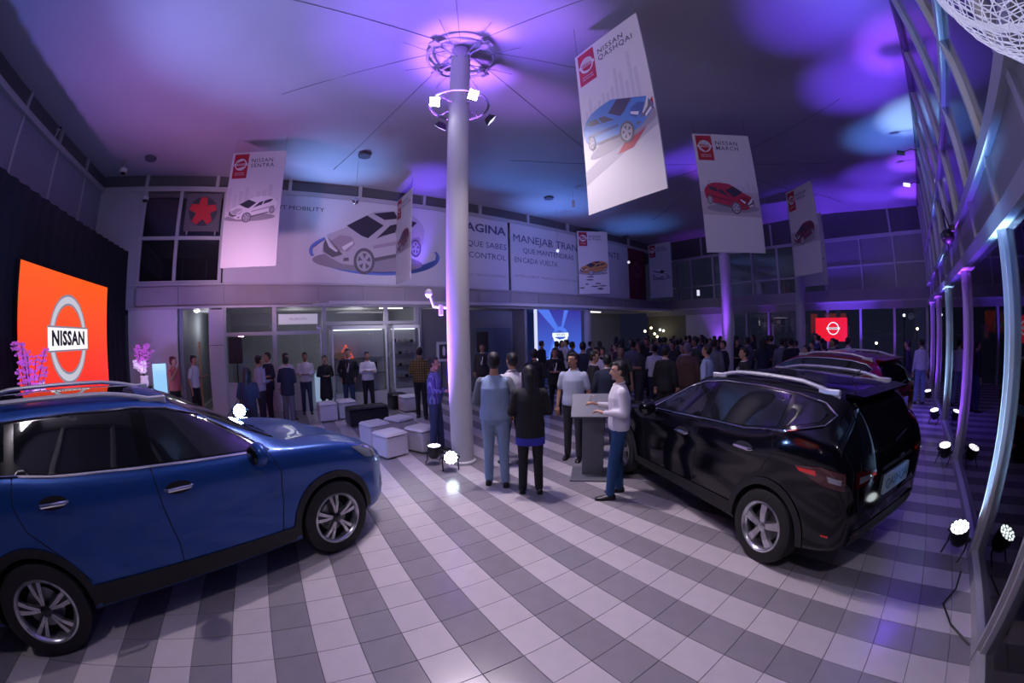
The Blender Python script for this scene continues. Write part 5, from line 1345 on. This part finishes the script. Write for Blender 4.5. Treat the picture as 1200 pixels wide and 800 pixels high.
def fuse(mb, voxel, name, m, parent, smooth_it=3, extra=None):
    me = bpy.data.meshes.new('tmp'); me.from_pydata(mb.v, [], mb.f)
    bm = bmesh.new(); bm.from_mesh(me); bmesh.ops.recalc_face_normals(bm, faces=bm.faces); bm.to_mesh(me); bm.free()
    o = bpy.data.objects.new('tmp', me); C.objects.link(o)
    r = o.modifiers.new('r', 'REMESH'); r.mode = 'VOXEL'; r.voxel_size = voxel
    s = o.modifiers.new('s', 'SMOOTH'); s.factor = .5; s.iterations = smooth_it
    dg = bpy.context.evaluated_depsgraph_get()
    out = bpy.data.meshes.new_from_object(o.evaluated_get(dg))
    bpy.data.objects.remove(o); bpy.data.meshes.remove(me)
    if extra is not None and extra.v:
        bm = bmesh.new(); bm.from_mesh(out); t = bpy.data.meshes.new('t'); t.from_pydata(extra.v, [], extra.f); bm.from_mesh(t); bmesh.ops.recalc_face_normals(bm, faces=bm.faces); bm.to_mesh(out); bm.free(); bpy.data.meshes.remove(t)
    out.name = name; out.materials.clear(); out.materials.append(m)
    out.polygons.foreach_set('use_smooth', [True] * len(out.polygons))
    return link(name, out, parent)
ARMS = {  # elbow, wrist, hand direction (left side; y flips for the right)
 'down': ((-.03, .235, 1.10), (.04, .25, .86), (.15, -.05, -1)),
 'front': ((-.02, .235, 1.11), (.20, .10, 1.10), (.8, -.5, .25)),
 'fold': ((.06, .225, 1.12), (.205, -.04, 1.17), (.1, -1, .1)),
 'hold': ((.0, .235, 1.11), (.24, .15, 1.16), (.9, -.2, .35)),
 'raise': ((.10, .22, 1.18), (.20, .10, 1.40), (.3, -.5, .8)),
 'pocket': ((-.08, .27, 1.13), (.03, .19, .94), (.3, -.3, -1)),
 'shake': ((.08, .22, 1.12), (.33, .12, 1.13), (1, 0, 0)),
 'back': ((-.10, .24, 1.12), (-.15, .05, .98), (0, -1, 0))}
def ring_e(c, rx, ry, n=16): return [Vector((c[0] + rx * math.cos(2 * PI * k / n), c[1] + ry * math.sin(2 * PI * k / n), c[2])) for k in range(n)]
def make_person(label, loc, yaw, h=1.7, top=None, sleeves='long', trousers=None, hair='short', hairm=None, skin=None, arms=('down', 'down'),
                feet=(.04, -.04), girth=1.0, jacket=None, shirt_v=None, lean=0.0, turn=0.0, near=False, dress=False, vox=None, shoe=None, group=None, linked=True, collar=None, hem=None):
    t = thing('person', label, 'person', loc, yaw, group)
    if label == '': 
        pass
    S = h / 1.70; vox = vox or (.013 if near else .022); skin = skin or m_skin; hairm = hairm or m_hair
    g = girth
    def L(p): return Vector((p[0] + lean * max(0, p[2] - .9), p[1], p[2])) * S
    TL = [(.82, .085, .13), (.88, .108 * g, .162 * g), (.96, .115 * g, .165 * g), (1.05, .108 * g, .148 * g), (1.16, .112 * g, .155 * g), (1.27, .116 * g, .160 * (.5 + g / 2)), (1.34, .098, .152), (1.39, .078, .112), (1.425, .058, .072), (1.45, .048, .052)]
    def torso(mb, inf, z0=0, z1=9):
        rs = []
        for z, rx, ry in TL:
            if z0 <= z <= z1: c = L((0, 0, z)); rs.append(ring_e(c, (rx + inf) * S, (ry + inf) * S))
        mb.loft(rs, True)
    J = {}
    for i, s in enumerate((1, -1)):
        e, w_, d = ARMS[arms[i]]
        J[s] = dict(sh=L((0, s * .170, 1.345)), el=L((e[0], s * e[1], e[2])), wr=L((w_[0], s * w_[1], w_[2])), hd=Vector((d[0], s * d[1], d[2])).normalized(),
                    hip=L((0, s * .085, .90)), kn=Vector((feet[i] * .6 + .02, s * .095, .49)) * S, an=Vector((feet[i], s * .105, .085)) * S)
    hc = L((.012, 0, 1.585)); Rh = Matrix.Rotation(turn, 3, 'Z')
    def H(p): return hc + Rh @ (Vector(p) * S)
    # body: one surface
    b = MB(); torso(b, -.006); b.capsule(J[1]['sh'], J[-1]['sh'], .044 * S, .044 * S)
    b.capsule(L((-.012, 0, 1.38)), H((-.012, 0, -.04)), .056 * S, .050 * S)
    b.sphere(H((-.008, 0, .018)), (.092 * S, .073 * S, .095 * S), 16, 12, Rh)
    b.sphere(H((.018, 0, -.035)), (.070 * S, .058 * S, .080 * S), 14, 10, Rh)
    b.sphere(H((.060, 0, -.088)), (.026 * S, .026 * S, .022 * S), 10, 8, Rh)       # chin
    b.capsule(H((.082, 0, .008)), H((.102, 0, -.028)), .010 * S, .0155 * S, 8)      # nose
    b.capsule(H((.074, -.035, .030)), H((.074, .035, .030)), .012 * S, .012 * S, 8)  # brow
    for s in (1, -1):
        b.sphere(H((-.005, s * .074, -.008)), (.020 * S, .009 * S, .031 * S), 8, 6, Rh)
        j = J[s]
        b.capsule(j['sh'], j['el'], .050 * S, .038 * S); b.capsule(j['el'], j['wr'], .038 * S, .025 * S)
        b.capsule(j['hip'], j['kn'], .082 * S * (.4 + .6 * g), .055 * S); b.capsule(j['kn'], j['an'], .054 * S, .036 * S)
        b.capsule(j['an'] + Vector((-.02, 0, -.05)) * S, j['an'] + Vector((.12, s * .008, -.062)) * S, .026 * S, .016 * S)
        up = Vector((0, 0, 1)) if abs(j['hd'].z) < .8 else Vector((1, 0, 0))
        sd = j['hd'].cross(up).normalized(); pn = sd.cross(j['hd']).normalized(); j['sd'], j['pn'] = sd, pn
        Rm = Matrix((sd, pn, j['hd'])).transposed()
        b.sphere(j['wr'] + j['hd'] * .048 * S, (.040 * S, .019 * S, .052 * S), 10, 8, Rm)
    ex = MB()
    for s in (1, -1):
        j = J[s]; curl = .9 if arms[0 if s == 1 else 1] in ('front', 'hold', 'raise') else .45
        for k, ln in enumerate((.068, .078, .072, .056)):
            o_ = j['wr'] + j['hd'] * .088 * S + j['sd'] * (.027 - .018 * k) * S; p = o_; a = 0
            for q in range(3):
                a += curl * (.35 if q == 0 else .6); dv = j['hd'] * math.cos(a) - j['pn'] * math.sin(a)
                n_ = p + dv * ln * S * (.42, .33, .25)[q]; ex.capsule(p, n_, (.0092 - .0008 * q) * S, (.0086 - .0009 * q) * S, 6); p = n_
        o_ = j['wr'] + j['hd'] * .030 * S + j['sd'] * .034 * S; m1 = o_ + (j['hd'] * .7 + j['sd'] * .6 - j['pn'] * .4).normalized() * .035 * S
        ex.capsule(o_, m1, .011 * S, .0095 * S, 6); ex.capsule(m1, m1 + (j['hd'] * .9 - j['pn'] * .4).normalized() * .028 * S, .0095 * S, .007 * S, 6)
    body = fuse(b, vox * .75 if near else vox * .8, 'body', skin, t, 2, ex)
    # face
    if near or vox < .02:
        for s in (1, -1):
            e_ = MB().sphere(H((.076, s * .030, .008)), (.010 * S, .013 * S, .008 * S), 10, 6, Rh).build('eye', m_eyew, t, smooth=True)
            MB().sphere(H((.0845, s * .030, .008)), (.0035 * S, .0055 * S, .0055 * S), 8, 6, Rh).build('pupil', m_eyek, e_, smooth=True)
            MB().capsule(H((.087, s * .014, .030)), H((.080, s * .048, .031)), .0035 * S, .0025 * S, 6).build('eyebrow', hairm, t)
        MB().capsule(H((.083, -.020, -.055)), H((.083, .020, -.055)), .0055 * S, .0055 * S, 6).build('mouth', m_lip, t)
    # hair
    hb = MB()
    hb.sphere(H((-.026, 0, .035)), (.090 * S, .080 * S, .092 * S), 16, 12, Rh)
    hb.sphere(H((-.038, 0, .0)), (.074 * S, .078 * S, .085 * S), 14, 10, Rh)
    if hair == 'short':
        hb.sphere(H((.030, 0, .085)), (.050 * S, .055 * S, .028 * S), 12, 8, Rh)
        for s in (1, -1): hb.sphere(H((.0, s * .066, .015)), (.030 * S, .013 * S, .035 * S), 8, 6, Rh)
    elif hair == 'long':
        hb.sphere(H((.022, 0, .080)), (.055 * S, .064 * S, .032 * S), 12, 8, Rh)
        for s in (1, -1): hb.capsule(H((-.010, s * .070, .02)), H((-.045, s * .068, -.20)), .034 * S, .030 * S, 8)
        hb.capsule(H((-.065, 0, .0)), H((-.075, 0, -.23)), .070 * S, .060 * S, 10)
    elif hair == 'bun':
        hb.sphere(H((.025, 0, .080)), (.055 * S, .062 * S, .030 * S), 12, 8, Rh); hb.sphere(H((-.075, 0, .085)), .042 * S, 10, 8)
    fuse(hb, vox * .75, 'hair', hairm, t, 2)
    # trousers or skirt
    if trousers:
        tb = MB(); torso(tb, .006, 0, 1.0)
        for s in (1, -1):
            j = J[s]; tb.capsule(j['hip'], j['kn'], .094 * S * (.4 + .6 * g), .068 * S); tb.capsule(j['kn'], j['an'] + Vector((.005, 0, -.005)), .067 * S, .058 * S)
            if dress: pass
        if dress: tb.loft([ring_e(L((0, 0, .42)), .17 * S, .21 * S), ring_e(L((0, 0, .95)), .125 * S, .175 * S)], True)
        fuse(tb, vox, 'dress_skirt' if dress else 'trousers', trousers, t, 3)
    if top:
        sb = MB(); torso(sb, .013, .88 if not hem else 0, 1.43); sb.capsule(J[1]['sh'], J[-1]['sh'], .056 * S, .056 * S)
        for s in (1, -1):
            j = J[s]; pass
            if sleeves == 'short': sb.capsule(j['sh'], j['sh'].lerp(j['el'], .72), .063 * S, .058 * S)
            elif sleeves == 'long':
                sb.capsule(j['sh'], j['el'], .059 * S, .050 * S); sb.capsule(j['el'], j['wr'] - (j['wr'] - j['el']).normalized() * .01, .050 * S, .036 * S)
        fuse(sb, vox, 'shirt', top, t, 3)
        if sleeves == 'vest':
            for s in (1, -1):
                j = J[s]; q = MB(); q.capsule(j['sh'], j['el'], .060 * S, .050 * S); q.capsule(j['el'], j['wr'], .050 * S, .038 * S); fuse(q, vox, 'sleeve', collar or c_grey, t, 2)
        elif collar is not False:
            cm = collar or top
            MB().tube([H((-.008, 0, -.150)) + Vector((math.cos(a) * .064 * S, math.sin(a) * .068 * S, -.018 * S * math.cos(a))) for a in [2 * PI * k / 16 for k in range(16)]], .012 * S, 6, closed=True).build('collar', cm, t, smooth=True)
    if jacket:
        jb = MB()
        rs = [ring_e(L((0, 0, z)), (rx + .026) * S, (ry + .026) * S) for z, rx, ry in [(.76, .11 * g, .165 * g)] + TL[1:9]]
        jb.loft(rs, True); jb.capsule(J[1]['sh'], J[-1]['sh'], .064 * S, .064 * S)
        for s in (1, -1):
            j = J[s]; jb.capsule(j['sh'], j['el'], .066 * S, .056 * S); jb.capsule(j['el'], j['wr'] - (j['wr'] - j['el']).normalized() * .02, .056 * S, .042 * S)
        fuse(jb, vox, 'jacket', jacket, t, 3)
        if shirt_v:
            pts = [(.068, -.045, 1.405), (.068, .045, 1.405), (.153 * (.6 + .4 * g), .05, 1.28), (.150 * g, .018, 1.08), (.150 * g, -.018, 1.08), (.153 * (.6 + .4 * g), -.05, 1.28)]
            a_ = [L(p) for p in pts]; b_ = [p + Vector((-.05, 0, 0)) for p in a_]
            MB().loft([a_, b_], True).build('shirt_front', shirt_v, t)
    if hem:
        MB().loft([ring_e(L((0, 0, .69)), (.135 * g) * S, (.188 * g) * S), ring_e(L((0, 0, .79)), (.140 * g) * S, (.192 * g) * S)], True).build('hem', hem, t, smooth=True)
    # shoes
    for i, s in enumerate((1, -1)):
        j = J[s]; q = MB(); a = j['an']
        rs = []
        for x, w_, hh in ((-.065, .022, .05), (-.05, .036, .075), (0, .040, .085), (.05, .040, .062), (.11, .044, .045), (.165, .036, .036), (.195, .016, .026)):
            c = a + Vector((x, s * .008, 0)) * S; rs.append([Vector((c.x, c.y + yy * w_ * S, zz * hh * S)) for yy, zz in ((-1, .02), (1, .02), (1, .55), (.6, 1), (-.6, 1), (-1, .55))])
        q.loft(rs, True).build('shoe', shoe or m_shoe, t, smooth=True, sharp=60)
    return t
def face(x, y, deg):
    """0 faces the camera side of the hall, 180 away from it, 90 to its right, -90 to its left"""
    return math.atan2(-y, -x) + math.radians(deg)
def P(x, y, deg, label, **k): return make_person(label, (x, y, 0), face(x, y, deg), **k)
m1 = P(-3.0, 3.43, -78, 'man in a white long-sleeved shirt and blue trousers, side-on at the lectern holding a glass', h=1.66, top=c_white, trousers=c_blue, arms=('front', 'hold'), near=True, girth=1.08, skin=m_skin2, feet=(.10, -.06))
P(-3.77, 2.69, 184, 'woman with long dark hair seen from behind in a black jacket with a blue hem', h=1.62, top=c_black, hem=c_royal, trousers=c_black, hair='long', jacket=c_black, arms=('front', 'front'), near=True, girth=1.0, feet=(.02, -.02))
P(-4.24, 2.48, 176, 'man seen from behind in a light blue vest with grey sleeves and pale jeans', h=1.77, top=c_vest, sleeves='vest', collar=c_grey, trousers=c_jean, arms=('front', 'pocket'), near=True, girth=1.12, feet=(.03, -.05))
P(-4.45, 4.01, -14, 'man in a pale short-sleeved polo and dark trousers facing the lectern', h=1.69, top=c_polo, sleeves='short', trousers=c_dark, arms=('down', 'down'), near=True, girth=1.05, turn=-.5, feet=(.03, -.05))
P(-4.78, 3.10, -150, 'man in a white shirt and black trousers half hidden behind the man in the vest', h=1.72, top=c_white, trousers=c_black, arms=('down', 'front'), near=True, feet=(.08, -.1))
P(-6.12, 2.40, 74, 'man in a purple striped shirt and jeans left of the tall column', h=1.64, top=c_stripe, trousers=c_djean, arms=('front', 'front'), near=True, feet=(.05, -.05), girth=1.02)
P(-6.55, 3.15, -90, 'person in dark clothes facing the striped-shirt man, mostly behind the tall column', h=1.68, top=c_black, trousers=c_black, arms=('front', 'down'))
P(-8.82, 3.11, 170, 'man seen from behind in a yellow and black plaid shirt near the poufs', h=1.72, top=c_plaid, trousers=c_black, arms=('front', 'down'), vox=.018, feet=(.1, -.08))
P(-9.35, -.02, 150, 'man in a dark jacket and grey trousers seen from behind, nearest of the left row', h=1.62, top=c_white, jacket=c_navy, trousers=c_grey, arms=('hold', 'front'), vox=.018)
P(-9.35, -.66, 120, 'man in a pale blue shirt turned away beside the blue stage lamp', h=1.66, top=c_lblue, trousers=c_navy, arms=('hold', 'front'), vox=.018)
P(-10.35, -.50, -60, 'man in a dark suit facing left behind the pale blue shirt', h=1.69, top=c_white, jacket=c_navy, trousers=c_navy, shirt_v=c_white, arms=('front', 'down'), vox=.018)
P(-7.6, -.78, 160, 'short person with dark hair in dark blue, right behind the dazzling stage lamp', h=1.52, top=c_navy, trousers=c_navy, hair='long', arms=('front', 'front'), vox=.018)
P(-10.2, -.02, 30, 'man in a pale pink shirt talking to the man in the dark suit jacket', h=1.66, top=c_pale, trousers=c_dark, arms=('hold', 'down'), vox=.018, turn=.3)
P(-10.85, .50, 0, 'man in an untucked white shirt and dark jeans with hands together', h=1.64, top=c_white, trousers=c_djean, arms=('front', 'front'), vox=.018, skin=m_skin3)
P(-10.75, 1.04, 10, 'woman in a black dress standing by the wide display cabinet', h=1.54, top=c_black, trousers=c_black, dress=True, arms=('front', 'front'), vox=.018, hair='bun')
P(-10.55, 1.65, -5, 'man in a black jacket over a pale shirt in front of the wide display cabinet', h=1.70, top=c_pale, jacket=c_black, shirt_v=c_pale, trousers=c_djean, arms=('pocket', 'pocket'), vox=.018)
P(-10.50, 2.18, 12, 'man in a white top with folded arms and black trousers by the cabinets', h=1.60, top=c_white, trousers=c_black, arms=('fold', 'fold'), vox=.018, girth=1.08)
P(-10.05, -2.95, 50, 'woman in a coral top with dark red piled-up hair at the left', h=1.68, top=c_pink, sleeves='short', trousers=c_black, hair='bun', hairm=m_hairr, arms=('down', 'raise'), vox=.018, turn=.3)
P(-10.55, -2.52, 60, 'woman with dark hair in a white and black outfit beside the coral top', h=1.68, top=c_white, sleeves='short', jacket=None, trousers=c_black, hair='bun', arms=('hold', 'down'), vox=.018)
P(-7.35, 6.02, 0, 'man in a black jacket and white shirt in front of the blue stage screen', h=1.62, top=c_white, jacket=c_black, shirt_v=c_white, trousers=c_black, arms=('front', 'front'), vox=.018)
P(-6.60, 4.85, 175, 'dark-haired man in black seen from behind, right of the vest man', h=1.66, top=c_black, trousers=c_black, arms=('front', 'front'), vox=.018, girth=1.1)
P(-10.2, 5.58, -15, 'man in a dark jacket with a white collar beside the right loudspeaker', h=1.70, top=c_white, jacket=c_dark, shirt_v=c_white, trousers=c_dark, vox=.018)
P(-5.75, 7.93, 165, 'man in a white shirt seen from behind at the edge of the crowd', h=1.66, top=c_white, trousers=c_navy, arms=('hold', 'hold'), vox=.018, girth=1.1)
P(-5.05, 8.15, -60, 'man in a blue-grey blazer facing the white-shirted man in the crowd', h=1.68, top=c_white, jacket=c_grey, shirt_v=c_lblue, trousers=c_dark, arms=('front', 'front'), vox=.018)
P(-4.55, 7.50, 180, 'grey-haired man in a brown jacket seen from behind', h=1.72, top=c_white, jacket=c_brown, trousers=c_brown, hairm=m_hairg, vox=.018, girth=1.15)
P(-3.75, 6.95, -110, 'man in a light blue shirt behind the front of the black car roof', h=1.71, top=c_lblue, trousers=c_dark, vox=.018, girth=1.05)
P(-5.0, 10.25, -60, 'man in a black suit with a white collar just in front of the purple column', h=1.68, top=c_white, jacket=c_black, shirt_v=c_white, trousers=c_black, vox=.018)
P(-3.05, 7.20, -70, 'man in a black suit behind the middle of the black car roof', h=1.66, top=c_white, jacket=c_black, shirt_v=c_white, trousers=c_black, vox=.018)
P(-5.55, 6.38, 5, 'man in a dark green patterned polo facing the camera in the crowd', h=1.69, top=c_green, sleeves='short', trousers=c_black, vox=.018, skin=m_skin3)
P(-4.55, 4.88, 178, 'man in a navy suit seen from behind, between the lectern and the crowd', h=1.62, top=c_white, jacket=c_navy, trousers=c_navy, vox=.018)
P(-5.15, 5.15, 90, 'man in a black suit facing right behind the polo man', h=1.64, top=c_white, jacket=c_black, shirt_v=c_white, trousers=c_black, vox=.018)
P(.52, 12.3, -150, 'person in a white shirt and pale jeans by the far glass wall', h=1.72, top=c_white, trousers=c_jean, vox=.022)
P(.10, 11.6, -100, 'person in dark clothes beside the white shirt at the far glass wall', h=1.70, top=c_black, trousers=c_djean, vox=.022)

# a hand-held glass for the man at the lectern
m_drink = mat('white_cup', (.65, .65, .68), .3)
e_, w_, d_ = ARMS['hold']; S_ = 1.66 / 1.7; hp = Vector((w_[0] + d_[0] * .085, -w_[1] - .0, w_[2] + .03)) * S_
c_, s_ = math.cos(face(-3.0, 3.43, -78)), math.sin(face(-3.0, 3.43, -78))
gl_ = thing('drinking_cup', 'white drinking cup in the hand of the man at the lectern', 'cup', (-3.0 + hp.x * c_ - hp.y * s_, 3.43 + hp.x * s_ + hp.y * c_, hp.z - .03))
MB().lathe([(.022, 0), (.030, .11), (.028, .11), (.021, .006), (.001, .006)], 18).build('cup', m_drink, gl_, smooth=True)

# the crowd: a handful of builds copied with their own clothes, places and directions
TPL = [make_person('x', (0, 0, 0), 0, h=1.70, top=c_white, jacket=c_black, shirt_v=c_white, trousers=c_black, vox=.026),
       make_person('x', (0, 0, 0), 0, h=1.70, top=c_white, trousers=c_black, arms=('front', 'down'), vox=.026),
       make_person('x', (0, 0, 0), 0, h=1.70, top=c_white, sleeves='short', trousers=c_black, hair='long', arms=('front', 'front'), vox=.026, girth=.95),
       make_person('x', (0, 0, 0), 0, h=1.70, top=c_white, jacket=c_black, shirt_v=c_white, trousers=c_black, arms=('front', 'pocket'), girth=1.12, vox=.026)]
TOPS = [('black', c_black), ('black', c_black), ('navy', c_navy), ('charcoal', c_dark), ('charcoal', c_dark), ('dark red', c_wine), ('grey', c_grey), ('white', c_white), ('dark green', c_green), ('purple', c_purple)]
taken = [(o.location.x, o.location.y) for o in bpy.data.objects if o.get('category') == 'person' and o not in TPL] + [(c[0], c[1]) for c in COLS] + [(-3.72, 3.72), (-11.35, 6.2), (-5.2, 15.3)]
rnd = random.Random(11); crowd = []
def in_car(x, y):
    for (ox, oy), (ex_, ey) in (((-.71, 3.96), (-.935, .354)), ((-.745, 7.70), (-.935, .354))):
        dx, dy = x - ox, y - oy; a = dx * ex_ + dy * ey; b = -dx * ey + dy * ex_
        if -1.3 < a < 3.9 and abs(b) < 1.3: return True
    return False
tries = 0
while len(crowd) < 92 and tries < 9000:
    tries += 1
    x = rnd.uniform(-11.0, .2); y = rnd.uniform(5.2, 16.6)
    az = math.degrees(math.atan2(x, y)) + 56.9; d = math.hypot(x, y)
    if d < 8.1 or az < -4 or az > 49: continue
    if x > -2.2 and y < 11: continue
    if x < -7.6 and y < 7.6: continue
    if in_car(x, y) or any((x - a) ** 2 + (y - b) ** 2 < .60 ** 2 for a, b in taken): continue
    taken.append((x, y)); crowd.append((x, y))
place_words = lambda x, y: 'near the blue screen' if x < -7.5 else 'near the far side' if y > 13 else 'around the purple column' if y > 9 else 'beyond the lectern'
for k, (x, y) in enumerate(sorted(crowd, key=lambda p: math.hypot(*p))):
    tp = TPL[k % 4]; nm, tm = TOPS[(k * 7 + k // 3) % len(TOPS)]; h = rnd.uniform(1.56, 1.78)
    o = copy_tree(tp); o.location = (x, y, 0); o.scale = (h / 1.7,) * 3
    o.rotation_euler.z = math.atan2(12 - y, -12 - x) + rnd.uniform(-1.3, 1.3) + (PI if rnd.random() < .3 else 0)
    long_ = k % 4 == 2
    o['label'] = ('long-haired guest in a %s top in the crowd %s' if long_ else 'guest in a %s top in the crowd %s') % (nm, place_words(x, y)) if k % 4 in (1, 2) else ('guest in a %s jacket and pale shirt in the crowd %s' if k % 4 == 0 else 'stout guest in a %s jacket in the crowd %s') % (nm, place_words(x, y))
    o['group'] = 'guests crowding the far half of the hall'; o['category'] = 'person'
    sk = (m_skin, m_skin2, m_skin3)[k % 3]
    for c in o.children:
        n = c.name.split('.')[0]; m = None
        if n == 'body': m = sk
        if n == 'jacket' or (n in ('shirt', 'collar') and k % 4 in (1, 2)): m = tm
        if n == 'trousers': m = (c_black, c_djean, c_dark)[k % 3]
        if m is not None: c.material_slots[0].link = 'OBJECT'; c.material_slots[0].material = m
def kill(o):
    for c in list(o.children): kill(c)
    bpy.data.objects.remove(o)
for o in TPL: kill(o)
